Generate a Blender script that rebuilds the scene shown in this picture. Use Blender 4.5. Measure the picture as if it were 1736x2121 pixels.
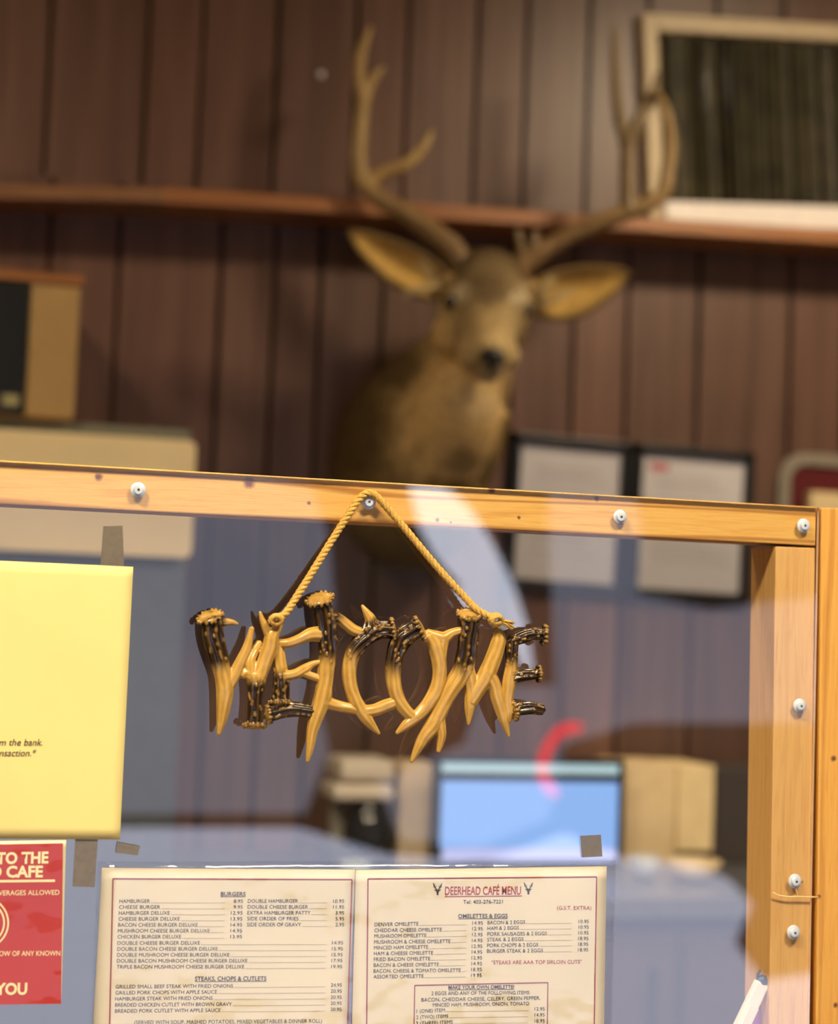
import bpy, bmesh, math, random
from mathutils import Vector, Matrix, kdtree, noise
random.seed(7)
S = bpy.context.scene
COL = S.collection
for o in list(bpy.data.objects):
    bpy.data.objects.remove(o)

# ------------------------------------------------------------------ camera
W, H, FPX, DIST = 1736.0, 2121.0, 3660.0, 1.5
YAW, PITCH, ROLL = math.radians(15.0), math.radians(3.5), math.radians(2.1)
fwd = Vector((math.sin(YAW)*math.cos(PITCH), math.cos(YAW)*math.cos(PITCH), math.sin(PITCH)))
rt0 = Vector((math.cos(YAW), -math.sin(YAW), 0))
up0 = rt0.cross(fwd)
rt = rt0*math.cos(ROLL) + up0*math.sin(ROLL)
up = up0*math.cos(ROLL) - rt0*math.sin(ROLL)
CAM = Vector((0, 0, 1.45)) - fwd*DIST
cd = bpy.data.cameras.new('camera')
cd.sensor_fit = 'VERTICAL'; cd.sensor_height = 36.0; cd.sensor_width = 36.0*W/H
cd.lens = FPX/H*36.0
cd.clip_start = 0.02
cd.dof.use_dof = True; cd.dof.focus_distance = DIST - 0.005
cd.dof.aperture_fstop = 62.0/19.0
cam = bpy.data.objects.new('camera', cd); COL.objects.link(cam)
m = Matrix((( rt.x, up.x, -fwd.x, CAM.x), (rt.y, up.y, -fwd.y, CAM.y), (rt.z, up.z, -fwd.z, CAM.z), (0, 0, 0, 1)))
cam.matrix_world = m
S.camera = cam

# ------------------------------------------------------------------ view, world, lamps' strengths
S.view_settings.view_transform = 'Standard'
S.view_settings.look = 'None'
S.view_settings.gamma = 1.0
S.view_settings.use_curve_mapping = False
S.view_settings.exposure = 0.5
WORLD_COL, WORLD_STR = (0.76, 0.80, 0.95), 3.6
DINING_STR, KITCHEN_STR = 102.0, 52.0
DINING_COL, KITCHEN_COL = (1.0, 0.83, 0.56), (1.0, 0.79, 0.52)
wd = bpy.data.worlds.new('daylight'); S.world = wd; wd.use_nodes = True
bg = wd.node_tree.nodes['Background']
bg.inputs[0].default_value = (*WORLD_COL, 1); bg.inputs[1].default_value = WORLD_STR

WALL = 2.1        # back wall plane (y), the clear panel's front face is y = 0
FRONT = -3.6      # street-side wall

# ------------------------------------------------------------------ helpers
def ray(px, py): return fwd*FPX + rt*(px - W/2) - up*(py - H/2)
def at(px, py, y):
    r = ray(px, py); return CAM + r*((y - CAM.y)/r.y)
def mmpx(y):   # metres per picture pixel around depth y
    return (at(900, 1100, y) - at(899, 1100, y)).length
def link(o): COL.objects.link(o); return o
def tag(o, label=None, cat=None, group=None, kind=None):
    if label: o['label'] = label
    if cat: o['category'] = cat
    if group: o['group'] = group
    if kind: o['kind'] = kind
    return o
def thing(name, loc, label, cat, group=None):
    o = bpy.data.objects.new(name, None); o.location = loc; o.empty_display_size = 0.05
    link(o); return tag(o, label, cat, group)
def wloc(p):
    v = Vector((0, 0, 0))
    while p is not None: v = v + p.location; p = p.parent
    return v
def obj_bm(name, bm, mats, parent=None, smooth=True, origin=None):
    me = bpy.data.meshes.new(name)
    base = wloc(parent) if parent else Vector((0, 0, 0))
    org = origin if origin is not None else base
    for v in bm.verts: v.co -= org
    bm.to_mesh(me); bm.free()
    for mt in (mats if isinstance(mats, (list, tuple)) else [mats]): me.materials.append(mt)
    if smooth:
        for p in me.polygons: p.use_smooth = True
    o = bpy.data.objects.new(name, me); link(o)
    if parent: o.parent = parent
    o.location = org - base
    return o
def box(bm, a, b, bev=0.0, frame=None, mi=0):
    """axis box a..b, in frame (matrix) coordinates"""
    t = bmesh.new()
    bmesh.ops.create_cube(t, size=1)
    a, b = Vector(a), Vector(b)
    for v in t.verts: v.co = Vector(((a[i]+b[i])/2 + v.co[i]*(b[i]-a[i]) for i in range(3)))
    if bev > 0: bmesh.ops.bevel(t, geom=t.edges[:], offset=bev, segments=2, affect='EDGES', profile=0.6)
    merge(bm, t, frame, mi)
def merge(bm, t, frame=None, mi=0):
    mp = {}
    for v in t.verts: mp[v] = bm.verts.new(frame @ v.co if frame else v.co)
    for f in t.faces:
        try:
            nf = bm.faces.new([mp[v] for v in f.verts]); nf.material_index = mi; nf.smooth = f.smooth
        except ValueError: pass
    t.free()
def frame_of(o, x, n):
    """local frame: x along x, z along n (out of the surface), origin o"""
    x = x.normalized(); z = (n - x*n.dot(x)).normalized(); y = z.cross(x)
    return Matrix(((x.x, y.x, z.x, o.x), (x.y, y.y, z.y, o.y), (x.z, y.z, z.z, o.z), (0, 0, 0, 1)))
def sphere(bm, c, r, seg=10, scale=(1, 1, 1), mat=None):
    t = bmesh.new(); bmesh.ops.create_uvsphere(t, u_segments=seg, v_segments=max(6, seg//2+2), radius=1)
    sc = Matrix.Diagonal((r*scale[0], r*scale[1], r*scale[2], 1))
    M = Matrix.Translation(c) @ (mat.to_4x4() if mat else Matrix.Identity(4)) @ sc
    merge(bm, t, M)
def lathe(bm, prof, frame, seg=24, mi=0):
    """prof: list of (radius, z) in frame"""
    t = bmesh.new(); rings = []
    for r, z in prof:
        rings.append([t.verts.new((r*math.cos(k*2*math.pi/seg), r*math.sin(k*2*math.pi/seg), z)) for k in range(seg)])
    for i in range(len(rings)-1):
        for k in range(seg):
            t.faces.new((rings[i][k], rings[i][(k+1) % seg], rings[i+1][(k+1) % seg], rings[i+1][k]))
    t.faces.new(rings[0][::-1]); t.faces.new(rings[-1])
    merge(bm, t, frame, mi)
def spline(pts, n):
    """Catmull-Rom through tuples, n samples per span"""
    P = [pts[0]] + list(pts) + [pts[-1]]; out = []
    for i in range(1, len(P)-2):
        p0, p1, p2, p3 = P[i-1], P[i], P[i+1], P[i+2]
        for k in range(n):
            t = k/n
            out.append(tuple(0.5*((2*b)+(-a+c)*t+(2*a-5*b+4*c-d)*t*t+(-a+3*b-3*c+d)*t**3) for a, b, c, d in zip(p0, p1, p2, p3)))
    out.append(tuple(pts[-1])); return out
def tube(bm, path, seg=12, squash=1.0, rfun=None, cols=None, colfun=None):
    """path: list of (Vector, radius); caps rounded"""
    n = len(path); rings = []
    t0 = (path[1][0]-path[0][0]).normalized()
    ref = Vector((0, 1, 0)) if abs(t0.y) < 0.9 else Vector((1, 0, 0))
    a = t0.cross(ref).normalized()
    for i, (p, r) in enumerate(path):
        t = (path[min(i+1, n-1)][0]-path[max(i-1, 0)][0]).normalized()
        a = (a - t*a.dot(t)).normalized(); b = t.cross(a)
        ring = []
        for k in range(seg):
            th = 2*math.pi*k/seg
            rr = r*(rfun(i/(n-1), th, p) if rfun else 1.0)
            d = a*math.cos(th) + b*math.sin(th)*squash
            v = bm.verts.new(p + d*rr); ring.append(v)
            if colfun is not None: cols.append((v.co.copy(), colfun(i/(n-1), th, p)))
        rings.append(ring)
    for i in range(n-1):
        for k in range(seg):
            bm.faces.new((rings[i][k], rings[i][(k+1) % seg], rings[i+1][(k+1) % seg], rings[i+1][k]))
    for ring, end, sgn in ((rings[0], 0, -1), (rings[-1], -1, 1)):
        p, r = path[end]
        q = path[1][0] if end == 0 else path[-2][0]
        tip = bm.verts.new(p + (p-q).normalized()*r*0.7)
        if colfun is not None: cols.append((tip.co.copy(), colfun(0 if end == 0 else 1, 0, p)))
        for k in range(seg):
            f = (ring[(k+1) % seg], ring[k], tip) if end == 0 else (ring[k], ring[(k+1) % seg], tip)
            bm.faces.new(f)
def remesh(o, voxel, smooth_it=2, factor=0.5):
    md = o.modifiers.new('r', 'REMESH'); md.mode = 'VOXEL'; md.voxel_size = voxel; md.use_smooth_shade = True
    if smooth_it:
        sm = o.modifiers.new('s', 'SMOOTH'); sm.iterations = smooth_it; sm.factor = factor
    dg = bpy.context.evaluated_depsgraph_get()
    me = bpy.data.meshes.new_from_object(o.evaluated_get(dg))
    old = o.data; mats = list(old.materials)
    o.modifiers.clear(); o.data = me
    me.name = o.name
    me.materials.clear()
    for mm in mats: me.materials.append(mm)
    for p in me.polygons: p.use_smooth = True
    return me
def paint(me, cols, k=3, off=Vector((0, 0, 0))):
    kd = kdtree.KDTree(len(cols))
    for i, (c, _) in enumerate(cols): kd.insert(c, i)
    kd.balance()
    at_ = me.color_attributes.new('tone', 'FLOAT_COLOR', 'POINT')
    flat = []
    for v in me.vertices:
        ws = 0; c = [0, 0, 0]
        for co, i, d in kd.find_n(v.co + off, k):
            w = 1/(d+1e-5); ws += w
            for j in range(3): c[j] += cols[i][1][j]*w
        flat += [c[0]/ws, c[1]/ws, c[2]/ws, 1.0]
    at_.data.foreach_set('color', flat)

# ------------------------------------------------------------------ materials
def mat(name):
    m_ = bpy.data.materials.new(name); m_.use_nodes = True
    nt = m_.node_tree; return m_, nt, nt.nodes['Principled BSDF']
def N(nt, t, **kw):
    n = nt.nodes.new(t)
    for k, v in kw.items():
        if k.startswith('i_'): n.inputs[int(k[2:]) if k[2:].isdigit() else k[2:].replace('_', ' ')].default_value = v
        else: setattr(n, k, v)
    return n
def ramp(nt, stops):
    r = nt.nodes.new('ShaderNodeValToRGB'); e = r.color_ramp.elements
    while len(e) < len(stops): e.new(0.5)
    for i, (p, c) in enumerate(stops): e[i].position = p; e[i].color = (*c, 1)
    return r
def plain(name, c, rough=0.5, var=0.08, scale=30, bump=0.0, metal=0.0, coords='Object', spec=0.5):
    m_, nt, b = mat(name)
    tc = N(nt, 'ShaderNodeTexCoord')
    nz = N(nt, 'ShaderNodeTexNoise', i_Scale=scale, i_Detail=4.0)
    nt.links.new(tc.outputs[coords], nz.inputs['Vector'])
    lo = tuple(max(0, x*(1-var)) for x in c); hi = tuple(min(1, x*(1+var)) for x in c)
    r = ramp(nt, [(0.3, lo), (0.7, hi)])
    nt.links.new(nz.outputs['Fac'], r.inputs['Fac']); nt.links.new(r.outputs['Color'], b.inputs['Base Color'])
    b.inputs['Roughness'].default_value = rough; b.inputs['Metallic'].default_value = metal
    b.inputs['Specular IOR Level'].default_value = spec
    if bump:
        bp = N(nt, 'ShaderNodeBump', i_Strength=bump, i_Distance=0.002)
        nt.links.new(nz.outputs['Fac'], bp.inputs['Height']); nt.links.new(bp.outputs['Normal'], b.inputs['Normal'])
    return m_
def attr_mat(name, rough=0.35, noise_scale=200, bump=0.3, var=0.2, dist=0.001, spec=0.5, detail=5.0):
    m_, nt, b = mat(name)
    at_ = N(nt, 'ShaderNodeAttribute', attribute_name='tone')
    tc = N(nt, 'ShaderNodeTexCoord'); nz = N(nt, 'ShaderNodeTexNoise', i_Scale=noise_scale, i_Detail=detail)
    nt.links.new(tc.outputs['Object'], nz.inputs['Vector'])
    r = ramp(nt, [(0.3, (1-var,)*3), (0.7, (1+var*0.4,)*3)])
    nt.links.new(nz.outputs['Fac'], r.inputs['Fac'])
    mx = N(nt, 'ShaderNodeMix', data_type='RGBA', blend_type='MULTIPLY'); mx.inputs['Factor'].default_value = 1.0
    nt.links.new(at_.outputs['Color'], mx.inputs['A']); nt.links.new(r.outputs['Color'], mx.inputs['B'])
    nt.links.new(mx.outputs['Result'], b.inputs['Base Color'])
    b.inputs['Roughness'].default_value = rough; b.inputs['Specular IOR Level'].default_value = spec
    bp = N(nt, 'ShaderNodeBump', i_Strength=bump, i_Distance=dist)
    nt.links.new(nz.outputs['Fac'], bp.inputs['Height']); nt.links.new(bp.outputs['Normal'], b.inputs['Normal'])
    return m_
def wood(name, light, mid, dark, along, stretch=(1.2, 26, 26), knots=(), rough=0.45, ring=5.0, lines=0.8):
    """pine: grain lines along one axis of the object, with knots at object-space points (point, radius)"""
    m_, nt, b = mat(name); L = nt.links.new
    tc = N(nt, 'ShaderNodeTexCoord'); mp = N(nt, 'ShaderNodeMapping')
    sc = {'x': (stretch[0], stretch[1], stretch[2]), 'z': (stretch[1], stretch[2], stretch[0])}[along]
    mp.inputs['Scale'].default_value = sc
    L(tc.outputs['Object'], mp.inputs['Vector'])
    warp = N(nt, 'ShaderNodeTexNoise', i_Scale=1.6, i_Detail=2.0)
    L(mp.outputs['Vector'], warp.inputs['Vector'])
    add = N(nt, 'ShaderNodeVectorMath', operation='MULTIPLY_ADD')
    add.inputs[1].default_value = (0.9, 0.9, 0.9)
    L(warp.outputs['Color'], add.inputs[0]); L(mp.outputs['Vector'], add.inputs[2])
    wv = N(nt, 'ShaderNodeTexNoise', i_Scale=ring, i_Detail=5.0, i_Roughness=0.6)
    L(add.outputs[0], wv.inputs['Vector'])
    r1 = ramp(nt, [(0.25, mid), (0.5, light), (0.63, mid), (0.8, light)])
    L(wv.outputs['Fac'], r1.inputs['Fac'])
    fine = N(nt, 'ShaderNodeTexNoise', i_Scale=22.0, i_Detail=6.0)
    L(mp.outputs['Vector'], fine.inputs['Vector'])
    r2 = ramp(nt, [(0.32, (0.82, 0.74, 0.62)), (0.46, (1, 1, 1))])
    L(fine.outputs['Fac'], r2.inputs['Fac'])
    mx = N(nt, 'ShaderNodeMix', data_type='RGBA', blend_type='MULTIPLY'); mx.inputs['Factor'].default_value = 0.6
    L(r1.outputs['Color'], mx.inputs['A']); L(r2.outputs['Color'], mx.inputs['B'])
    # long dark growth lines
    wl = N(nt, 'ShaderNodeTexWave', i_Scale=0.55, i_Distortion=5.0, i_Detail=2.0); wl.bands_direction = 'Z' if along == 'x' else 'X'
    wl.inputs['Detail Scale'].default_value = 0.6
    L(add.outputs[0], wl.inputs['Vector'])
    r3 = ramp(nt, [(0.0, (0.48, 0.32, 0.15)), (0.2, (1, 1, 1))])
    L(wl.outputs['Fac'], r3.inputs['Fac'])
    m3 = N(nt, 'ShaderNodeMix', data_type='RGBA', blend_type='MULTIPLY'); m3.inputs['Factor'].default_value = lines
    L(mx.outputs['Result'], m3.inputs['A']); L(r3.outputs['Color'], m3.inputs['B'])
    out = m3.outputs['Result']
    for p, rad in knots:
        nzk = N(nt, 'ShaderNodeTexNoise', i_Scale=300.0); L(tc.outputs['Object'], nzk.inputs['Vector'])
        jit = N(nt, 'ShaderNodeVectorMath', operation='MULTIPLY_ADD'); jit.inputs[1].default_value = (rad*0.8,)*3
        L(nzk.outputs['Color'], jit.inputs[0]); L(tc.outputs['Object'], jit.inputs[2])
        ds = N(nt, 'ShaderNodeVectorMath', operation='DISTANCE'); ds.inputs[1].default_value = tuple(Vector(p)+Vector((rad*0.4,)*3))
        L(jit.outputs[0], ds.inputs[0])
        mr = N(nt, 'ShaderNodeMapRange'); mr.inputs['From Min'].default_value = rad*0.55; mr.inputs['From Max'].default_value = rad*1.5
        mr.inputs['To Min'].default_value = 1; mr.inputs['To Max'].default_value = 0
        L(ds.outputs['Value'], mr.inputs['Value'])
        mk = N(nt, 'ShaderNodeMix', data_type='RGBA'); mk.inputs['B'].default_value = (*dark, 1)
        L(mr.outputs['Result'], mk.inputs['Factor']); L(out, mk.inputs['A']); out = mk.outputs['Result']
    L(out, b.inputs['Base Color'])
    b.inputs['Roughness'].default_value = rough
    bp = N(nt, 'ShaderNodeBump', i_Strength=0.25, i_Distance=0.0008)
    L(fine.outputs['Fac'], bp.inputs['Height']); L(bp.outputs['Normal'], b.inputs['Normal'])
    return m_
def clear(name, ior=1.8, tint=(1, 1, 1), rough=0.0, wav=0.0, wscale=8.0):
    m_, nt, b = mat(name); nt.nodes.remove(b); L = nt.links.new
    out = nt.nodes['Material Output']
    tr = N(nt, 'ShaderNodeBsdfTransparent'); tr.inputs[0].default_value = (*tint, 1)
    gl = N(nt, 'ShaderNodeBsdfGlossy'); gl.inputs['Roughness'].default_value = rough
    fr = N(nt, 'ShaderNodeFresnel', i_IOR=ior); mx = N(nt, 'ShaderNodeMixShader')
    if wav:
        tc = N(nt, 'ShaderNodeTexCoord'); nz = N(nt, 'ShaderNodeTexNoise', i_Scale=wscale, i_Detail=3.0)
        L(tc.outputs['Object'], nz.inputs['Vector'])
        bp = N(nt, 'ShaderNodeBump', i_Strength=1.0, i_Distance=wav); L(nz.outputs['Fac'], bp.inputs['Height'])
        L(bp.outputs['Normal'], gl.inputs['Normal']); L(bp.outputs['Normal'], fr.inputs['Normal'])
    ge = N(nt, 'ShaderNodeNewGeometry'); one = N(nt, 'ShaderNodeMath', operation='SUBTRACT'); one.inputs[0].default_value = 1.0
    L(ge.outputs['Backfacing'], one.inputs[1])     # a thin sheet mirrors once, at the face it is seen from
    ml = N(nt, 'ShaderNodeMath', operation='MULTIPLY'); L(fr.outputs[0], ml.inputs[0]); L(one.outputs[0], ml.inputs[1])
    L(ml.outputs[0], mx.inputs[0]); L(tr.outputs[0], mx.inputs[1]); L(gl.outputs[0], mx.inputs[2])
    L(mx.outputs[0], out.inputs['Surface']); return m_
def emit(name, c, s):
    m_, nt, b = mat(name); b.inputs['Base Color'].default_value = (*c, 1)
    b.inputs['Emission Color'].default_value = (*c, 1); b.inputs['Emission Strength'].default_value = s
    b.inputs['Roughness'].default_value = 0.4
    return m_

M_ceil = plain('ceiling_paint', (0.20, 0.17, 0.14), 0.9)
M_floor = plain('floor_vinyl', (0.07, 0.05, 0.035), 0.5, 0.2, 6)
M_plaster = plain('dining_wall_paint', (0.18, 0.13, 0.09), 0.8)
M_steel = plain('zinc_steel', (0.74, 0.81, 0.92), 0.3, 0.05, 300, metal=0.25)
M_wash = plain('washer_zinc', (0.66, 0.74, 0.86), 0.4, 0.05, 300, metal=0.15)
M_steeldark = plain('screw_recess', (0.03, 0.03, 0.04), 0.6)
M_plexi = clear('clear_acrylic', 2.3)
M_plexi_in = clear('clear_acrylic_inner', 1.001)
M_sleeve = clear('clear_sleeve', 1.65, (0.985, 0.99, 1.0), 0.07, 0.004, 11.0)
M_black = plain('black_plastic', (0.012, 0.013, 0.012), 0.35)
M_cream = plain('cream_enamel', (0.90, 0.74, 0.42), 0.35, 0.04, 5)

# ================================================================== the setting
def simple_wall(name, a, b, mt):
    bm = bmesh.new(); box(bm, a, b); o = obj_bm(name, bm, mt, smooth=False); return tag(o, kind='structure')
XL, XR, CEIL = -2.6, 3.4, 3.0
simple_wall('floor', (XL, FRONT, -0.1), (XR, WALL+0.05, 0), M_floor)
simple_wall('ceiling', (XL, FRONT, CEIL), (XR, WALL+0.05, CEIL+0.1), M_ceil)
simple_wall('wall_left', (XL-0.1, FRONT, 0), (XL, WALL+0.05, CEIL), M_plaster)
simple_wall('wall_right', (XR, FRONT, 0), (XR+0.1, WALL+0.05, CEIL), M_plaster)

# back wall: varnished boards with grooves, tint varying from board to board
m_, nt, b = mat('varnished_boards'); L = nt.links.new
att = N(nt, 'ShaderNodeAttribute', attribute_name='tone'); tc = N(nt, 'ShaderNodeTexCoord')
mp = N(nt, 'ShaderNodeMapping'); mp.inputs['Scale'].default_value = (22, 22, 1.3); L(tc.outputs['Object'], mp.inputs['Vector'])
nz = N(nt, 'ShaderNodeTexNoise', i_Scale=1.5, i_Detail=5.0); L(mp.outputs['Vector'], nz.inputs['Vector'])
r = ramp(nt, [(0.25, (0.62, 0.55, 0.5)), (0.75, (1.15, 1.12, 1.1))]); L(nz.outputs['Fac'], r.inputs['Fac'])
mx = N(nt, 'ShaderNodeMix', data_type='RGBA', blend_type='MULTIPLY'); mx.inputs['Factor'].default_value = 1
L(att.outputs['Color'], mx.inputs['A']); L(r.outputs['Color'], mx.inputs['B']); L(mx.outputs['Result'], b.inputs['Base Color'])
b.inputs['Roughness'].default_value = 0.42
M_boards = m_
def board_wall(bm, tl, xs, z0, z1, y):
    g, dep = 0.0035, 0.004
    for i in range(len(xs)-1):
        x0, x1 = xs[i], xs[i+1]
        k = 0.82 + 0.36*random.random(); rr = random.random()*0.05
        col = (0.140*k + rr*0.22, 0.079*k, 0.055*k, 1)
        pts = [(x0, y+dep), (x0+g, y+dep), (x0+g*1.5, y), (x1-g*1.5, y), (x1-g, y+dep), (x1, y+dep)]
        v0 = [bm.verts.new((px, py, z0)) for px, py in pts]; v1 = [bm.verts.new((px, py, z1)) for px, py in pts]
        for v in v0+v1: v[tl] = col
        for j in range(5): bm.faces.new((v0[j], v0[j+1], v1[j+1], v1[j]))
    # backing so the wall has thickness
    a = len(bm.verts); box(bm, (xs[0], y+dep, z0), (xs[-1], y+0.09, z1))
    bm.verts.ensure_lookup_table()
    for v in bm.verts[a:]: v[tl] = (0.03, 0.02, 0.015, 1)
Z_LEDGE = at(868, 440, WALL).z
bm = bmesh.new(); tl = bm.verts.layers.float_color.new('tone')
def edges(pxs, py):
    xs = [at(p, py, WALL).x for p in pxs]
    a = xs[0]
    while a > XL+0.02: a -= 0.12 + 0.08*random.random(); xs.insert(0, max(a, XL))
    a = xs[-1]
    while a < XR-0.02: a += 0.12 + 0.08*random.random(); xs.append(min(a, XR))
    return xs
board_wall(bm, tl, edges([98, 302, 414, 571, 735, 842, 986, 1088, 1218, 1340, 1480, 1620], 200), Z_LEDGE, CEIL, WALL)
board_wall(bm, tl, edges([94, 239, 452, 564, 660, 790, 920, 1060, 1188, 1299, 1446, 1637], 700), 0, Z_LEDGE, WALL)
tag(obj_bm('wall_back', bm, M_boards, smooth=False), kind='structure')

# projecting ledge along the wall, in two lengths
M_ledge = wood('ledge_wood', (0.36, 0.15, 0.045), (0.27, 0.10, 0.03), (0.05, 0.02, 0.01), 'x')
M_ledge2 = wood('ledge_wood_pale', (0.30, 0.15, 0.06), (0.22, 0.10, 0.04), (0.05, 0.02, 0.01), 'x')
LP = 0.14
def ledge(name, pa, pb, th, mt, label_only=False):
    A, B = at(pa[0], pa[1], WALL-LP), at(pb[0], pb[1], WALL-LP)
    fr = frame_of(A, B-A, Vector((0, -1, 0)))
    bm = bmesh.new(); box(bm, (0, -th, -LP-0.004), ((B-A).length, 0, 0), 0.002, fr)
    return tag(obj_bm(name, bm, mt, smooth=False, origin=A), kind='structure')
ledge('trim_1', (-700, 362), (338, 391), 0.026, M_ledge2)
ledge('trim_2', (338, 388), (2500, 523), 0.030, M_ledge)

# street-side wall with unseen openings, shaped so the clear panel mirrors haze
def fr_pt(px, py):
    p = at(px, py, -FRONT); return (p.x, p.z)
def loop(pxs): return [fr_pt(*p) for p in pxs]
crescent = loop([(845, 1000), (930, 1003), (985, 1050), (1030, 1120), (1075, 1210), (1105, 1300), (1118, 1395), (1090, 1400), (1040, 1290), (980, 1290), (935, 1235), (955, 1215), (900, 1150), (868, 1090)])
leftpane = loop([(-420, 960), (560, 985), (655, 1010), (690, 1110), (700, 1250), (655, 1400), (690, 1560), (640, 1690), (-420, 1690)])
midpane = loop([(1135, 1010), (1330, 1030), (1345, 1075), (1335, 1230), (1480, 1262), (1790, 1225), (1790, 1500), (1330, 1500), (1180, 1545), (1150, 1700), (1000, 1760), (830, 1740), (780, 1620), (960, 1540), (1000, 1420), (1150, 1420)])
lowpane = loop([(-420, 1715), (620, 1715), (800, 1770), (1010, 1785), (1170, 1725), (1300, 1780), (1440, 1790), (1530, 1830), (1575, 1880), (1540, 1960), (1590, 2030), (1790, 2000), (1790, 2185), (-420, 2185)])
holes = [crescent, leftpane, midpane, lowpane]
zs = [p[1] for h in holes for p in h]
def wall_with_holes(name, outer, holes, y, th, mt):
    bm = bmesh.new()
    def ring(pts, yy):
        vs = [bm.verts.new((x, yy, z)) for x, z in pts]
        es = [bm.edges.new((vs[i], vs[(i+1) % len(vs)])) for i in range(len(vs))]
        return vs, es
    for yy in (y, y-th):
        es = []
        rings = []
        for pts in [outer]+holes:
            vs, e = ring(pts, yy); es += e; rings.append(vs)
        bmesh.ops.triangle_fill(bm, edges=es, use_beauty=True)
        if yy == y: front = rings
    for ra, rb in zip(front, rings):
        for i in range(len(ra)):
            bm.faces.new((ra[i], ra[(i+1) % len(ra)], rb[(i+1) % len(ra)], rb[i]))
    bmesh.ops.recalc_face_normals(bm, faces=bm.faces[:])
    return tag(obj_bm(name, bm, mt, smooth=False), kind='structure')
wall_with_holes('wall_front', [(XL, 0), (XR, 0), (XR, CEIL), (XL, CEIL)], holes, FRONT, 0.06, plain('front_wall_brown', (0.045, 0.035, 0.03), 0.8))
M_tint = clear('tinted_glazing', 1.3, (0.42, 0.42, 0.44))
def pane(name, pts, mt):
    bm = bmesh.new(); v = [bm.verts.new((x, FRONT-0.02, z)) for x, z in pts]; f = bm.faces.new(v)
    r_ = bmesh.ops.extrude_face_region(bm, geom=[f])
    for g in r_['geom']:
        if isinstance(g, bmesh.types.BMVert): g.co.y -= 0.004
    bmesh.ops.recalc_face_normals(bm, faces=bm.faces[:])
    return tag(obj_bm(name, bm, mt, smooth=False), kind='structure')
pane('haze_opening_2', leftpane, M_tint); pane('haze_opening_3', midpane, M_tint); pane('haze_opening_4', lowpane, clear('tinted_glazing_low', 1.3, (0.72, 0.72, 0.75)))
pane('crescent_haze_opening', crescent, clear('clear_glazing', 1.3, (0.95, 0.95, 0.95)))  # added opening, its crescent outline made to mirror as a bright patch

# ceiling lamps (fixtures with glowing diffusers)
def ceiling_lamp(loc, sx, sy, col, s, label):
    t = thing('ceiling_lamp', Vector(loc), label, 'lamp', None)
    bm = bmesh.new(); box(bm, Vector(loc)+Vector((-sx/2-.02, -sy/2-.02, 0.0)), Vector(loc)+Vector((sx/2+.02, sy/2+.02, 0.05)), 0.004)
    obj_bm('housing', bm, M_ceil, t, False)
    bm = bmesh.new(); box(bm, Vector(loc)+Vector((-sx/2, -sy/2, -0.012)), Vector(loc)+Vector((sx/2, sy/2, -0.001)), 0.003)
    obj_bm('diffuser', bm, emit('lamp_glow', col, s), t, False)
ceiling_lamp((0.45, -1.40, CEIL-0.05), 0.5, 0.3, DINING_COL, DINING_STR, 'warm ceiling lamp over the customer side of the counter screen, nearer the right post')
ceiling_lamp((-1.15, -1.15, CEIL-0.05), 0.5, 0.3, DINING_COL, DINING_STR, 'warm ceiling lamp over the customer side of the counter screen, nearer the yellow notice')
ceiling_lamp((1.55, 0.85, CEIL-0.05), 0.30, 0.30, KITCHEN_COL, KITCHEN_STR*1.9, 'warm ceiling lamp over the back counter, to the right of the stag')
ceiling_lamp((-1.25, 0.50, CEIL-0.05), 0.4, 0.3, KITCHEN_COL, KITCHEN_STR*1.0, 'warm ceiling lamp over the refrigerator side of the back counter')
# added unseen soffit, keeps the dining lamps' light off the upper board wall
simple_wall('light_blocking_soffit', (XL, 0.06, 2.25), (XR, 0.26, CEIL), M_plaster)

# ================================================================== counter screen (frame, clear panel, screws)
T = 0.004          # acrylic thickness; wood starts behind it
DEP = 0.050
A, B = at(-420, 929, T), at(1691, 1050, T)
RAIL_H = 0.0350
cs = thing('counter_screen', at(640, 1030, T), 'pine-framed clear acrylic screen carrying notices, menu and antler sign', 'screen')
rf = frame_of(A, B-A, Vector((0, -1, 0))); LEN = (B-A).length
def rail_local(px, py):
    return rf.inverted() @ at(px, py, T)
PINE = ((0.82, 0.49, 0.135), (0.74, 0.39, 0.085), (0.20, 0.07, 0.03))
kn = []
org_rail = at(640, 1030, T)
for (px, py, rr) in ((204, 988, .0028), (516, 1000, .0042), (640, 1042, .0014), (1019, 1015, .0028), (1236, 1033, .002), (1075, 1072, .0014), (906, 1077, .0016), (934, 1082, .001)):
    kn.append((at(px, py, T)-org_rail, rr))
M_rail = wood('pine_rail', *PINE, 'x', knots=kn)
bm = bmesh.new(); box(bm, (0, -RAIL_H, -DEP), (LEN, 0, 0), 0.0012, rf)
obj_bm('top_rail', bm, M_rail, cs, False)
# post
PA, PB = at(1607, 1133, T), at(1593, 2121, T)
pdir = (PB-PA).normalized(); px_ = pdir.cross(Vector((0, 1, 0))); px_ = px_ if px_.x > 0 else -px_
pf = frame_of(PA, px_, Vector((0, -1, 0)))
pw = (at(1689, 1133, T)-PA).length
bm = bmesh.new(); box(bm, (0, -(PA.z-0.90), -DEP), (pw, 0.0005, 0), 0.0012, pf)
M_post = wood('pine_post', (0.78, 0.47, 0.17), (0.71, 0.40, 0.13), (0.2, 0.08, .03), 'z', lines=0.12,
              knots=[(at(px, py, T)-org_rail, rr) for px, py, rr in ((1640, 1935, .0009), (1662, 1827, .0009))])
obj_bm('post', bm, M_post, cs, False)
# left post outside the picture and a bottom rail on the counter
bm = bmesh.new(); fl = Matrix.Translation(Vector((A.x+0.001, 0, 0)))
box(bm, (0, T, 0.90), (0.037, T+DEP, A.z-RAIL_H), 0.0012, fl); obj_bm('post', bm, M_post, cs, False)
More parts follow.
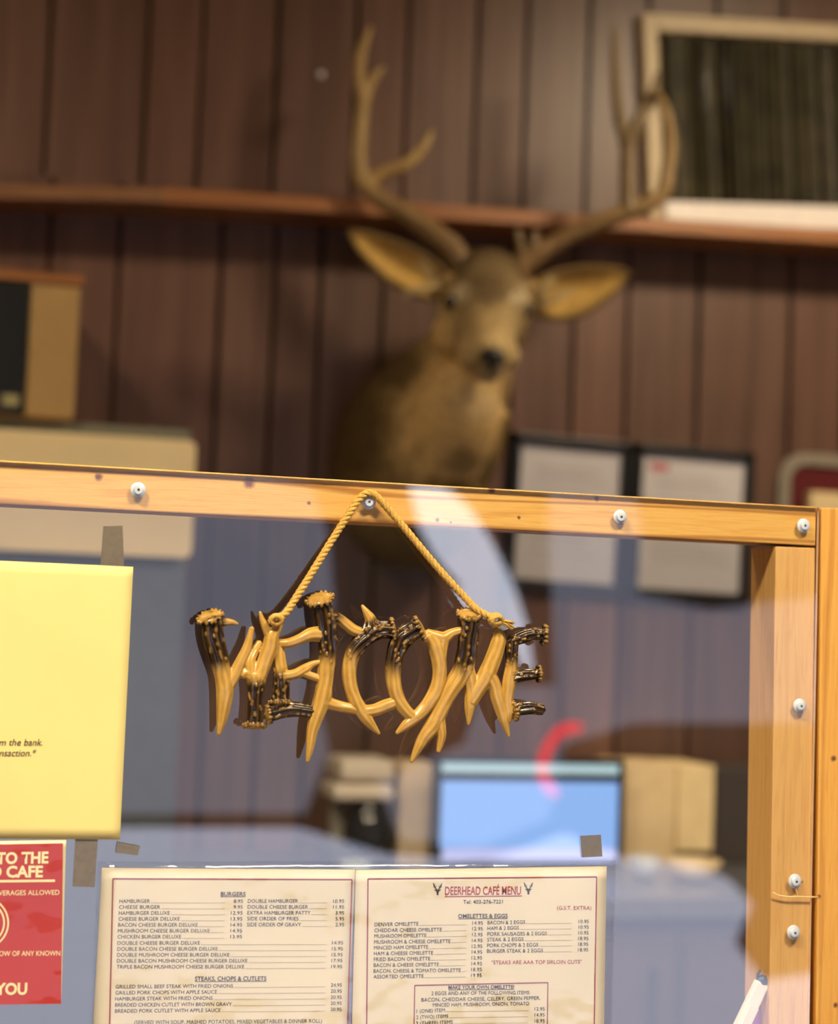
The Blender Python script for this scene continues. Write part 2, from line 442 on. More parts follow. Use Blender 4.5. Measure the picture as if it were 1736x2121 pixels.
# clear panel
C0, C1 = at(-415, 932, 0), at(1697, 1051.5, 0)
bm = bmesh.new()
corner = [C0, C1, Vector((at(1684, 2121, 0).x-0.003, 0, 0.90)), Vector((C0.x, 0, 0.90))]
fv = [bm.verts.new((c.x, 0, c.z)) for c in corner]; bv = [bm.verts.new((c.x, T-0.0002, c.z)) for c in corner]
f = bm.faces.new(fv[::-1]) if False else bm.faces.new((fv[0], fv[3], fv[2], fv[1])); f.material_index = 0
f = bm.faces.new(bv); f.material_index = 1
for i in range(4):
    f = bm.faces.new((fv[i], fv[(i+1) % 4], bv[(i+1) % 4], bv[i])); f.material_index = 2
M_edge = plain('acrylic_cut_edge', (0.80, 0.66, 0.52), 0.25)
o = obj_bm('clear_panel', bm, [M_plexi, M_plexi_in, M_edge], cs, False)
tag(o, 'clear acrylic sheet screwed over the pine frame')
# crack in the acrylic by the right post
bm = bmesh.new()
pts = [(1601, 1849), (1613, 1855), (1634, 1858), (1650, 1857), (1672, 1858), (1697, 1858)]
tube(bm, [(at(x, y, -0.0004), 0.0007) for x, y in pts], 6)
tube(bm, [(at(x, y, -0.0004), 0.0004) for x, y in ((1649, 1840), (1653, 1857))], 6)
obj_bm('crack', bm, plain('crack_edge', (0.85, 0.60, 0.28), 0.3), cs)
# screws
def screw(px, py, proud=0.0016):
    c = at(px, py, 0); fr = Matrix.Translation(c) @ Matrix(((1, 0, 0, 0), (0, 0, -1, 0), (0, 1, 0, 0), (0, 0, 0, 1)))
    ang = random.random()*1.5
    bm = bmesh.new()
    R1 = 0.0040
    lathe(bm, [(0.0024, 0.0), (0.0024, proud), (R1, proud+0.0003), (R1, proud+0.0016), (R1*0.86, proud+0.0024), (0.0022, proud+0.0026)], fr, 24)
    q = bmesh.new(); box(q, (-0.00095, -0.00095, proud+0.0018), (0.00095, 0.00095, proud+0.00275))
    merge(bm, q, fr @ Matrix.Rotation(ang, 4, 'Z'), 1)
    s = obj_bm('screw', bm, [M_steel, M_steeldark], cs)
    s.data.polygons.foreach_set('use_smooth', [False]*len(s.data.polygons))
    bm = bmesh.new()
    lathe(bm, [(0.0062, 0.0002), (0.0064, 0.0007), (0.0060, 0.0012), (0.0030, 0.0012)], fr, 28)
    w = obj_bm('washer', bm, M_wash, s)
for p in ((286, 1015), (763, 1040), (1284, 1071), (1664, 1089), (1656, 1462), (1646, 1825), (1643, 1931)): screw(*p)

# board standing beside the screen
bA = at(1702, 1051, -0.001); bB = at(1690, 2121, -0.001)
bd = (bA-bB).normalized(); bx = Vector((bd.z, 0, -bd.x))
bf = frame_of(bA, bx, Vector((0, -1, 0)))
bm = bmesh.new(); box(bm, (0, -bA.z, -0.06), (0.12, 0, 0), 0.0015, bf)
kb = [(at(px, py, -0.001)-bA, rr) for px, py, rr in ((1727, 1571, .0024), (1731, 2082, .002), (1697, 1857, .0015))]
M_board = wood('pine_board', (0.80, 0.43, 0.095), (0.72, 0.34, 0.065), (0.16, 0.06, .02), 'z', knots=kb, lines=0.35)
tag(obj_bm('wooden_post', bm, M_board, None, False, origin=bA), 'knotty orange pine post standing right of the screen frame', 'post')

# counter under the screen and back counter
bm = bmesh.new()
xe = bB.x-0.03
box(bm, (A.x-0.05, -0.25, 0.86), (xe, 0.35, 0.90), 0.004); box(bm, (A.x, -0.15, 0.0), (xe-.03, 0.30, 0.86), 0.002)
# the service counter stays below the frame
tag(obj_bm('service_counter', bm, plain('counter_laminate', (0.28, 0.20, 0.14), 0.4), None, False), 'brown service counter that carries the pine-framed screen', 'counter')

# ================================================================== notices, poster, menu
def black_ink(name, c): return plain(name, c, 0.6, 0.02)
class Sheet:
    """a paper on the front of the clear panel; corners given as picture points, drawn at real size"""
    def __init__(s, tl, tr, bl, y):
        s.y = y; s.o = at(*tl, y); X = at(*tr, y)-s.o
        s.f = frame_of(s.o, X, Vector((0, -1, 0))); s.inv = s.f.inverted()
        s.w = X.length; s.h = -(s.inv @ at(*bl, y)).y
    def uv(s, px, py):
        p = s.inv @ at(px, py, s.y); return p.x, p.y
    def paper(s, name, mt, parent, th=0.0003, curl=0.0, x0=None):
        bm = bmesh.new(); nx, ny = 24, 24; a = 0 if x0 is None else x0
        g = []
        for j in range(ny+1):
            row = []
            for i in range(nx+1):
                u = a+(s.w-a)*i/nx; v = -s.h*j/ny
                row.append(bm.verts.new((u, v, curl*(0.5+0.5*noise.noise(Vector((u*9, v*9, 3)))))))
            g.append(row)
        fs = [bm.faces.new((g[j][i], g[j+1][i], g[j+1][i+1], g[j][i+1])) for j in range(ny) for i in range(nx)]
        r_ = bmesh.ops.extrude_face_region(bm, geom=fs)
        for e in r_['geom']:
            if isinstance(e, bmesh.types.BMVert): e.co.z -= th
        bmesh.ops.recalc_face_normals(bm, faces=bm.faces[:])
        b2 = bmesh.new(); merge(b2, bm, s.f)
        return obj_bm(name, b2, mt, parent, True)
    def strip(s, bm, p0, p1, w, z):
        (a, b), (c, d) = s.uv(*p0), s.uv(*p1)
        v0, v1 = Vector((a, b, z)), Vector((c, d, z)); n_ = (v1-v0).normalized(); t = Vector((-n_.y, n_.x, 0))*w/2
        q = bmesh.new(); vs = [q.verts.new(v) for v in (v0-t, v1-t, v1+t, v0+t)]; q.faces.new(vs)
        vs2 = [q.verts.new(v.co-Vector((0, 0, 0.00005))) for v in vs]; q.faces.new(vs2[::-1])
        for i in range(4): q.faces.new((vs[i], vs2[i], vs2[(i+1) % 4], vs[(i+1) % 4]))
        merge(bm, q, s.f)
    def poly(s, bm, pts, z):
        q = bmesh.new(); vs = [q.verts.new((*s.uv(*p), z)) for p in pts]; f_ = q.faces.new(vs)
        bmesh.ops.triangulate(q, faces=[f_]); 
        for f_ in q.faces:
            if f_.normal.z < 0: f_.normal_flip()
        merge(bm, q, s.f)
def text_bm(txt, bold=0.0, shear=0.0, cap_only=True):
    cu = bpy.data.curves.new('t', 'FONT'); cu.body = txt; cu.size = 1; cu.offset = bold; cu.shear = shear
    cu.resolution_u = 3; cu.fill_mode = 'FRONT'; cu.extrude = 0.0
    ob = bpy.data.objects.new('t', cu); link(ob)
    dg = bpy.context.evaluated_depsgraph_get()
    me = bpy.data.meshes.new_from_object(ob.evaluated_get(dg))
    bpy.data.objects.remove(ob); bpy.data.curves.remove(cu)
    q = bmesh.new(); q.from_mesh(me); bpy.data.meshes.remove(me)
    return q
CAPH = None
def put_text(s, bm, txt, p0, p1, cap_px, z, bold=0.0, shear=0.0):
    """baseline start p0, baseline end p1 (picture points); cap height in picture pixels"""
    global CAPH
    if CAPH is None:
        q = text_bm('H'); CAPH = max(v.co.y for v in q.verts); q.free()
    q = text_bm(txt, bold, shear)
    if not q.verts: return
    x0 = min(v.co.x for v in q.verts); x1 = max(v.co.x for v in q.verts)
    (a, b), (c, d) = s.uv(*p0), s.uv(*p1)
    ca, cb = s.uv(p0[0], p0[1]-cap_px); hy = math.hypot(ca-a, cb-b)
    sx = (c-a)/(x1-x0); sy = hy/CAPH; sl = (d-b)/(c-a)
    for v in q.verts:
        X = (v.co.x-x0)*sx; v.co = Vector((a+X, b+X*sl+v.co.y*sy, z))
    for f_ in q.faces:
        f_.normal_update()
        if f_.normal.z < 0: f_.normal_flip()
    merge(bm, q, s.f)

M_tape = clear('cellophane_tape', 1.5, (0.60, 0.53, 0.42), 0.25)
def tape_piece(corners, y, label, mt=None):
    bm = bmesh.new(); vs = [bm.verts.new(at(px, py, y)) for px, py in corners]
    c = sum((v.co for v in vs), Vector())/4
    f_ = bm.faces.new(vs)
    r_ = bmesh.ops.extrude_face_region(bm, geom=[f_])
    for e in r_['geom']:
        if isinstance(e, bmesh.types.BMVert): e.co.y += 0.0001
    bmesh.ops.recalc_face_normals(bm, faces=bm.faces[:])
    o = obj_bm('tape_strip', bm, mt or M_tapep, None, False, origin=c)
    return tag(o, label, 'tape', 'pieces of tape on the clear panel')
# frosted tape: half sees through, half milky
m_, nt, b = mat('frosted_tape'); L = nt.links.new
nt.nodes.remove(b); df = N(nt, 'ShaderNodeBsdfDiffuse'); df.inputs[0].default_value = (0.20, 0.165, 0.115, 1)
tr = N(nt, 'ShaderNodeBsdfTransparent'); gl = N(nt, 'ShaderNodeBsdfGlossy'); gl.inputs['Roughness'].default_value = 0.3
tcx = N(nt, 'ShaderNodeTexCoord'); nzz = N(nt, 'ShaderNodeTexNoise', i_Scale=160.0, i_Detail=3.0); L(tcx.outputs['Object'], nzz.inputs['Vector'])
rmp = ramp(nt, [(0.35, (0.72, 0.72, 0.72)), (0.68, (0.9, 0.9, 0.9))]); L(nzz.outputs['Fac'], rmp.inputs['Fac'])
mx1 = N(nt, 'ShaderNodeMixShader'); L(rmp.outputs['Color'], mx1.inputs[0]); L(tr.outputs[0], mx1.inputs[1]); L(df.outputs[0], mx1.inputs[2])
mx2 = N(nt, 'ShaderNodeMixShader'); mx2.inputs[0].default_value = 0.06; L(mx1.outputs[0], mx2.inputs[1]); L(gl.outputs[0], mx2.inputs[2])
L(mx2.outputs[0], nt.nodes['Material Output'].inputs['Surface']); M_tapep = m_

# yellow notice
M_yel = plain('yellow_paper', (0.86, 0.74, 0.30), 0.75, 0.03, 12)
ns = Sheet((-255, 1150), (276, 1174), (-268, 1736), -0.0012)
nt_ = thing('yellow_notice', at(270, 1450, -0.0012), 'yellow paper notice with two lines of italic print, taped to the panel', 'notice')
ns.paper('sheet', M_yel, nt_, curl=0.0006)
bm = bmesh.new()
put_text(ns, bm, 'from the bank.', (-25, 1544), (88, 1544), 13.5, 0.0009, shear=0.22, bold=0.004)
put_text(ns, bm, 'transaction.*', (-23, 1566), (75, 1566), 13.5, 0.0009, shear=0.22, bold=0.004)
obj_bm('lettering', bm, black_ink('notice_ink', (0.10, 0.06, 0.03)), nt_, False)
tape_piece([(214, 1090), (254, 1089), (257, 1172), (208, 1170)], -0.0003, 'frosted tape strip standing up from the yellow notice')
tape_piece([(156, 1736), (203, 1738), (196, 1838), (150, 1836)], -0.0003, 'long frosted tape strip between red poster and menu')
tape_piece([(243, 1744), (290, 1753), (285, 1772), (239, 1766)], -0.0022, 'slanted frosted tape piece holding the upper left menu corner')
tape_piece([(1202, 1731), (1245, 1729), (1248, 1774), (1205, 1776)], -0.0022, 'frosted tape piece standing above the upper right menu corner')

# red poster
def glossy_card(name, c, wav=0.004):
    m_ = plain(name, c, 0.5, 0.05, 10); nt = m_.node_tree; b = nt.nodes['Principled BSDF']
    b.inputs['Coat Weight'].default_value = 0.55; b.inputs['Coat Roughness'].default_value = 0.06; b.inputs['Coat IOR'].default_value = 1.48
    tc = N(nt, 'ShaderNodeTexCoord'); nz = N(nt, 'ShaderNodeTexNoise', i_Scale=14.0, i_Detail=2.5); nt.links.new(tc.outputs['Object'], nz.inputs['Vector'])
    bp = N(nt, 'ShaderNodeBump', i_Strength=1.0, i_Distance=wav); nt.links.new(nz.outputs['Fac'], bp.inputs['Height'])
    nt.links.new(bp.outputs['Normal'], b.inputs['Coat Normal']); return m_
ps = Sheet((-380, 1748), (137, 1740), (-385, 2094), -0.0010)
po = thing('red_poster', at(130, 1910, -0.001), 'glossy red poster with cream border and lettering below the yellow notice', 'poster')
M_pc = plain('poster_cream', (0.90, 0.80, 0.50), 0.5, 0.02)
ps.paper('border', M_pc, po, curl=0.0)
pr = Sheet((-374, 1755), (130.5, 1746.5), (-379, 2086), -0.0014)
bm = bmesh.new(); pr.poly(bm, [(-374, 1755), (-379, 2086), (126.5, 2079), (130.5, 1746.5)], 0.0003)
obj_bm('printed_field', bm, glossy_card('poster_red', (0.46, 0.028, 0.018)), po, False)
bm = bmesh.new(); z = 0.0005
put_text(pr, bm, 'TO THE', (-8, 1789), (100, 1787), 22.5, z, bold=0.035)
put_text(pr, bm, 'DEERHEAD CAFE', (-160, 1818), (88.5, 1816), 22.5, z, bold=0.035)
pr.strip(bm, (-190, 1827), (114, 1824), 0.0019, z)
put_text(pr, bm, 'BEVERAGES ALLOWED', (-17, 1854.5), (123, 1853), 10, z, bold=0.006)
put_text(pr, bm, 'KNOW OF ANY KNOWN', (-20, 1980), (124.5, 1979), 10, z, bold=0.006)
put_text(pr, bm, 'THANK YOU', (-124, 2061), (56, 2059), 23, z, bold=0.035)
for R_ in (53, 44.5):
    c = (-36, 1911); q = [(c[0]+R_*math.cos(k*math.pi/24), c[1]+R_*math.sin(k*math.pi/24)) for k in range(49)]
    for i in range(48): pr.strip(bm, q[i], q[i+1], 0.0013, z)
obj_bm('lettering', bm, M_pc, po, False)

# café menu: two pages in a clear sleeve
mo = thing('cafe_menu', at(735, 1900, -0.001), 'two-page printed café menu in a clear sleeve taped to the panel', 'menu')
pl = Sheet((211, 1797), (736, 1801), (196, 2480), -0.0012)
pg = Sheet((737, 1802), (1257, 1794), (745, 2480), -0.0012)
M_page = plain('menu_paper', (0.80, 0.73, 0.60), 0.7, 0.05, 9)
INK, RED = black_ink('menu_ink', (0.05, 0.042, 0.055)), black_ink('menu_red', (0.42, 0.04, 0.05))
MAG = black_ink('menu_border', (0.36, 0.07, 0.12)); LEAD = black_ink('menu_leader', (0.42, 0.38, 0.34))
def c2(x, y): return (x/2.411, 1720+y/2.411)
def c3(x, y): return (700+x/2.893, 1720+y/2.893)
zt = 0.0003
def page(sheet, conv, sc, rows, heads, borders, reds, extra=None):
    p = sheet.paper('page', M_page, mo, 0.0002)
    bi, bl_, br, bb = bmesh.new(), bmesh.new(), bmesh.new(), bmesh.new()
    for txt, x0, y0, x1, pr_, lx1, prx0, prx1, dy in rows:
        put_text(sheet, bi, txt, conv(x0, y0), conv(x1, y0+dy*0.5), 7.4, zt, bold=0)
        if pr_:
            put_text(sheet, bi, pr_, conv(prx0, y0+dy), conv(prx1, y0+dy), 7.0, zt, bold=0)
            sheet.strip(bl_, conv(x1+6, y0+dy*0.6), conv(lx1, y0+dy), 0.00022, zt)
    for txt, x0, y0, x1, y1, cap, bold in heads:
        put_text(sheet, bi, txt, conv(x0, y0), conv(x1, y1), cap, zt, bold=bold)
        if bold > 0.012: sheet.strip(bi, conv(x0, y0+4*sc/2.6), conv(x1, y1+4*sc/2.6), 0.0003, zt)
    for pts, wd_ in borders:
        for a, b_ in zip(pts, pts[1:]): sheet.strip(bb, conv(*a), conv(*b_), wd_, zt)
    for txt, x0, y0, x1, y1, cap, bold in reds:
        put_text(sheet, br, txt, conv(x0, y0), conv(x1, y1), cap, zt, bold=bold)
    if extra: extra(sheet, bi, br)
    obj_bm('lettering', bi, INK, p, False); obj_bm('leader_lines', bl_, LEAD, p, False)
    obj_bm('border', bb, MAG, p, False)
    if br.verts: obj_bm('red_lettering', br, RED, p, False)
    else: br.free()
rowsL = []
b1 = [('HAMBURGER', 748, '8.95'), ('CHEESE BURGER', 800, '9.95'), ('HAMBURGER DELUXE', 847, '12.95'), ('CHEESE BURGER DELUXE', 897, '13.95'),
      ('BACON CHEESE BURGER DELUXE', 987, '14.95'), ('MUSHROOM CHEESE BURGER DELUXE', 1047, '14.95'), ('CHICKEN BURGER DELUXE', 904, '13.95')]
for i, (t, x1, p_) in enumerate(b1):
    x0 = 596-1.6*i; w_ = 45 if len(p_) == 4 else 58
    rowsL.append((t, x0, 362+29.6*i, x1, p_, 1126-1.5*i, 1212-0.7*i-w_, 1212-0.7*i, -1))
for i, (t, x1, p_) in enumerate([('DOUBLE HAMBURGER', 1488, '10.95'), ('DOUBLE CHEESE BURGER', 1538, '11.95'), ('EXTRA HAMBURGER PATTY', 1550, '3.95'), ('SIDE ORDER OF FRIES', 1490, '5.95'), ('SIDE ORDER OF GRAVY', 1503, '2.95')]):
    w_ = 43 if len(p_) == 4 else 55
    rowsL.append((t, 1237-i, 361+29.4*i, x1, p_, 1632, 1718-w_, 1718, 0))
for i, (t, x1, p_) in enumerate([('DOUBLE CHEESE BURGER DELUXE', 998, '14.95'), ('DOUBLE BACON CHEESE BURGER DELUXE', 1087, '15.95'), ('DOUBLE MUSHROOM CHEESE BURGER DELUXE', 1145, '15.95'), ('DOUBLE BACON MUSHROOM CHEESE BURGER DELUXE', 1235, '17.95'), ('TRIPLE BACON MUSHROOM CHEESE BURGER DELUXE', 1219, '19.95')]):
    rowsL.append((t, 586-i, 571+29.7*i, x1, p_, 1629, 1658-1.2*i, 1713-1.2*i, -2))
for i, (t, x1, p_) in enumerate([('GRILLED SMALL BEEF STEAK WITH FRIED ONIONS', 1163, '24.95'), ('GRILLED PORK CHOPS WITH APPLE SAUCE', 1083, '20.95'), ('HAMBURGER STEAK WITH FRIED ONIONS', 1061, '20.95'), ('BREADED CHICKEN CUTLET WITH BROWN GRAVY', 1157, '20.95'), ('BREADED PORK CUTLET WITH APPLE SAUCE', 1101, '20.95')]):
    rowsL.append((t, 577-i, 789+30.4*i, x1, p_, 1625, 1652-.5*i, 1707-.5*i, -9))
page(pl, c2, 2.411, rowsL,
     [('BURGERS', 1102, 327, 1226, 327, 8.2, 0.0121), ('STEAKS, CHOPS & CUTLETS', 973, 751, 1330, 749, 8.6, 0.0121), ('(SERVED WITH SOUP, MASHED POTATOES, MIXED VEGETABLES & DINNER ROLL)', 670, 968, 1608, 960, 7.8, 0)],
     [([(528, 1800), (564, 241), (1758, 245), (1712, 1800)], 0.0010)], [])
rowsR = []
for i, (t, x1, p_) in enumerate([('DENVER OMELETTE', 482, '14.95'), ('CHEDDAR CHEESE OMELETTE', 622, '12.95'), ('MUSHROOM OMELETTE', 530, '12.95'), ('MUSHROOM & CHEESE OMELETTE', 674, '14.95'), ('MINCED HAM OMELETTE', 540, '12.95'), ('HAM & CHEESE OMELETTE', 570, '14.95'), ('FRIED BACON OMELETTE', 552, '12.95'), ('BACON & CHEESE OMELETTE', 604, '14.95'), ('BACON, CHEESE & TOMATO OMELETTE', 735, '18.95'), ('ASSORTED OMELETTE', 513, '19.95')]):
    rowsR.append((t, 219-.8*i, 574+34.8*i, x1, p_, 772-.8*i, 805-.8*i, 868-.8*i, -10))
for i, (t, x1, p_) in enumerate([('BACON & 2 EGGS', 1121, '10.95'), ('HAM & 2 EGGS', 1084, '10.95'), ('PORK SAUSAGES & 2 EGGS', 1252, '10.95'), ('STEAK & 2 EGGS', 1112, '18.95'), ('PORK CHOPS & 2 EGGS', 1200, '18.95'), ('BURGER STEAK & 2 EGGS', 1228, '18.95')]):
    rowsR.append((t, 896-.6*i, 563+34.0*i, x1, p_, 1400, 1442-.8*i, 1503-.8*i, -8))
for i, (t, x1, p_) in enumerate([('1 (ONE) ITEM', 640, '12.95'), ('2 (TWO) ITEMS', 660, '14.95'), ('3 (THREE) ITEMS', 688, '18.95')]):
    rowsR.append((t, 470-i, 1094+36*i, x1, p_, 1140, 1178, 1238, -15))
def stag_icon(sheet, bm, cx, cy, k):
    def P(x, y): return c3(cx+x*k, cy+y*k)
    sheet.poly(bm, [P(-8, 2), P(8, 2), P(9, 14), P(5, 22), P(6, 34), P(-6, 34), P(-5, 22), P(-9, 14)], zt)
    for sg in (-1, 1):
        sheet.poly(bm, [P(sg*7, 3), P(sg*19, 1), P(sg*17, 8), P(sg*8, 9)], zt)
        pts = [(4, 2), (13, -7), (19, -16), (23, -27), (26, -36)]
        for a, b_ in zip(pts, pts[1:]): sheet.strip(bm, P(sg*a[0], a[1]), P(sg*b_[0], b_[1]), 0.0007, zt)
        for a, b_ in (((13, -7), (9, -20)), ((19, -16), (16, -28)), ((16, -12), (25, -17))):
            sheet.strip(bm, P(sg*a[0], a[1]), P(sg*b_[0], b_[1]), 0.0005, zt)
def extraR(sheet, bi, br):
    stag_icon(sheet, bi, 597, 352, 1.0); stag_icon(sheet, bi, 1141, 348, 1.0)
    sheet.strip(br, c3(641, 396), c3(1104, 392), 0.0006, zt)
page(pg, c3, 2.893, rowsR,
     [('Tel: 403-276-7221', 750, 439, 988, 437, 7.6, 0.006), ('OMELETTES & EGGS', 720, 525, 1016, 523, 8.2, 0.0121), ('MAKE YOUR OWN OMELETTE!', 662, 951, 1056, 947, 7.4, 0.0121),
      ('2 EGGS AND ANY OF THE FOLLOWING ITEMS:', 560, 986, 1150, 981, 7.4, 0), ('BACON, CHEDDAR CHEESE, CELERY, GREEN PEPPER,', 500, 1025, 1212, 1014, 7.4, 0), ('MINCED HAM, MUSHROOM, ONION, TOMATO', 568, 1056, 1145, 1047, 7.4, 0)],
     [([(166, 1800), (180, 290), (1550, 278), (1525, 1800)], 0.0010), ([(450, 1500), (460, 928), (1258, 911), (1250, 1500)], 0.0008)],
     [('DEERHEAD CAFÉ MENU', 641, 386, 1096, 384, 17, 0.012), ('(G.S.T. EXTRA)', 1312, 474, 1518, 474, 7.4, 0), ('"STEAKS ARE AAA TOP SIRLOIN CUTS"', 920, 802, 1460, 797, 7.6, 0)], extraR)
sl = Sheet((203, 1786), (1276, 1782), (187, 2490), -0.0020)
sl.paper('clear_sleeve', M_sleeve, mo, 0.0001)

# ================================================================== antler WELCOME sign
SY = -0.020            # depth of the sign's middle, in front of the panel
PXS = mmpx(SY)
def k5(x, y, r): return (380+x/5.303, 1200+y/5.303, r/5.303)
def k6(x, y, r): return (690+x/3.774, 1220+y/3.774, r/3.774)
TAN, DARK, GOLD = (0.63, 0.38, 0.088), (0.022, 0.010, 0.004), (0.24, 0.125, 0.028)
def mixc(a, b, t): return tuple(x+(y-x)*t for x, y in zip(a, b))
def smooth(t): t = max(0, min(1, t)); return t*t*(3-2*t)
M_antler = attr_mat('painted_resin', 0.25, 120, 0.08, 0.10, 0.0006, spec=0.65)
def stroke(bm, cols, conv, pts, d0, d1, dy=0.0):
    """pts (x,y,r[,dy]); darkness runs linearly from d0 (start) to d1 (end); d>=1 dark, d<=0 tan"""
    p3 = [(conv(*p[:3]) + ((p[3] if len(p) > 3 else 0.0),)) for p in pts]
    sp = spline(p3, 6)
    n = len(sp); seed = random.random()*50
    path = [(at(a, b_, SY+dy+e), max(0.0008, r_*PXS)) for a, b_, r_, e in sp]
    def rel(t, th, p):
        d = smooth(d0+(d1-d0)*t)
        rg = math.sin(th*7+seed+2.5*noise.noise(p*60+Vector((seed, 0, 0))))
        return d, rg
    def rf_(t, th, p):
        d, rg = rel(t, th, p)
        return 1+(0.04+0.13*d)*rg+0.03*noise.noise(p*90)
    def cf(t, th, p):
        d, rg = rel(t, th, p)
        dk = mixc(DARK, GOLD, smooth((rg-0.62)*2.0)*0.45)
        tan = mixc(TAN, (0.42, 0.22, 0.045), smooth(-rg*1.4)*0.75)
        return mixc(tan, dk, smooth(d*1.25-0.12+0.18*rg*(1-abs(2*d-1))))
    tube(bm, path, 28, 0.95, rf_, cols, cf)
    # pearls on the dark burr
    for i in range(1, n-1):
        t = i/(n-1); d = smooth(d0+(d1-d0)*t)
        if d > 0.25 and random.random() < 0.8*d:
            p, r_ = path[i]; tg = (path[i+1][0]-path[i-1][0]).normalized()
            a = tg.cross(Vector((0, 1, 0))).normalized(); th = random.uniform(-1.35, 1.35)
            q = p + (a*math.sin(th) + Vector((0, -1, 0))*math.cos(th)*0.95)*r_
            rr = random.uniform(0.0007, 0.0012)
            M3 = Matrix((a, tg.cross(a), tg)).transposed()
            sphere(bm, q, rr, 8, (1, 1, 2.0), M3); cols.append((q, GOLD)); cols.append((q+Vector((0, -rr, 0)), mixc(GOLD, TAN, 0.4)))
def burr(bm, cols, conv, x, y, dx, dy_, R, tilt=0.35, dep=0.0):
    """coronet: ring of knobs round a cap; (dx,dy_) is the outward direction in the picture"""
    a, b_, Rp = conv(x, y, R); c = at(a, b_, SY+dep); Rm = Rp*PXS
    ax = (at(a+dx, b_+dy_, SY)-at(a, b_, SY)).normalized()
    nn = (ax*(1-tilt) + Vector((0, -1, 0))*tilt).normalized()
    u = nn.cross(Vector((0, 1, 0))).normalized(); v = nn.cross(u)
    for k in range(15):
        th = k*2*math.pi/15+random.random()*0.2
        rr = random.uniform(0.0011, 0.0018); q = c + (u*math.cos(th)+v*math.sin(th))*(Rm*0.98)
        sphere(bm, q-nn*0.0005, rr, 8, (1, 1, 1.6), Matrix((u, v, nn)).transposed())
        for e in (Vector((0, -rr, 0)), nn*rr): cols.append((q+e, mixc(GOLD, TAN, 0.35)))
        cols.append((q-nn*rr, DARK))
    sphere(bm, c, Rm*0.9, 16, (1, 1, 0.32), Matrix((u, v, nn)).transposed())
    for k in range(40):
        th = random.random()*6.28; s_ = math.sqrt(random.random())*0.85
        q = c+(u*math.cos(th)+v*math.sin(th))*Rm*s_
        cols.append((q+nn*Rm*0.28*(1-s_*s_*.6), mixc(GOLD, TAN, 0.3+0.5*random.random())))
        cols.append((q-nn*Rm*0.28, DARK))
sg = thing('welcome_sign', at(763, 1420, SY), 'antler-shaped letters spelling WELCOME, hung on a yellow rope loop', 'sign')
def letter(lab, strokes, burrs):
    bm = bmesh.new(); cols = []
    for s_ in strokes: stroke(bm, cols, *s_)
    for b_ in burrs: burr(bm, cols, *b_)
    o = obj_bm('letter', bm, M_antler, sg); org = wloc(sg)
    me = remesh(o, 0.00055, 1, 0.4); paint(me, cols, 3, org)
    o['label'] = lab; return o
letter('antler letter W with dark bark at both burrs', [
    (k5, [(310, 430, 92), (330, 620, 100), (370, 800, 96), (420, 980, 88), (455, 1150, 92), (450, 1330, 82), (425, 1520, 58), (385, 1705, 20)], 2.2, -1.9),
    (k5, [(455, 1220, 72), (540, 1080, 70), (620, 920, 60), (700, 740, 48), (752, 530, 26)], -0.2, -1),
    (k5, [(430, 470, 45), (530, 470, 30), (600, 493, 14)], 0.7, -0.6),
    (k5, [(780, 1590, 82), (785, 1420, 68), (792, 1260, 74), (802, 1120, 92), (805, 1040, 90)], 1.8, 0.15),
    (k5, [(800, 1090, 85), (700, 1030, 62), (640, 1060, 45)], -0.3, -1),
    (k5, [(740, 1030, 70), (735, 900, 52), (780, 790, 46, .003), (840, 690, 34, .004)], -0.3, -0.3),
    (k5, [(810, 1080, 92), (880, 930, 78), (940, 770, 80), (975, 620, 72), (1030, 540, 48), (1078, 440, 32), (1110, 335, 14)], -0.4, -1),
    (k5, [(965, 640, 62), (905, 530, 42), (865, 440, 30), (840, 355, 13)], -0.4, -1)],
    [(k5, 292, 408, -0.35, -1, 140, 0.3), (k5, 775, 1612, -0.05, 1, 118, 0.15)])
letter('antler letter E beside the W, with a burr on its lowest bar', [
    (k5, [(1035, 700, 60, .004), (1050, 830, 68, .004), (1062, 970, 72, .003), (1075, 1090, 76, .002), (1070, 1210, 82), (1060, 1330, 86)], -0.5, 1.6),
    (k5, [(1040, 700, 42, .003), (1150, 700, 50), (1280, 655, 55), (1390, 610, 72), (1500, 600, 84)], -0.5, -0.4),
    (k5, [(1100, 1060, 50), (1230, 1040, 52), (1330, 990, 54), (1420, 930, 34), (1525, 905, 25)], -0.3, -0.6),
    (k5, [(1300, 1020, 46), (1400, 1060, 44), (1500, 1095, 44)], -0.4, -0.6),
    (k5, [(940, 1475, 82), (1090, 1440, 72), (1250, 1430, 66), (1420, 1455, 60)], 1.5, 0.9)],
    [(k5, 1050, 1352, 0.0, 1, 112, 0.1), (k5, 925, 1485, -1, 0.15, 95, 0.1)])
letter('antler letter L, the tallest of the sign', [
    (k5, [(1525, 260, 95), (1560, 470, 106), (1585, 640, 94), (1590, 800, 88), (1572, 950, 88), (1550, 1150, 86), (1530, 1300, 92), (1470, 1480, 80), (1420, 1650, 62), (1390, 1850, 44), (1362, 2000, 20)], 2.0, -2.2),
    (k5, [(1600, 400, 60), (1690, 430, 58), (1780, 490, 56), (1870, 560, 60), (1960, 590, 55)], 1.1, -0.7),
    (k5, [(1540, 1340, 75), (1640, 1375, 62), (1740, 1400, 58), (1850, 1420, 55), (1910, 1440, 48)], -0.4, -0.6)],
    [(k5, 1498, 215, -0.3, -1, 150, 0.3)])
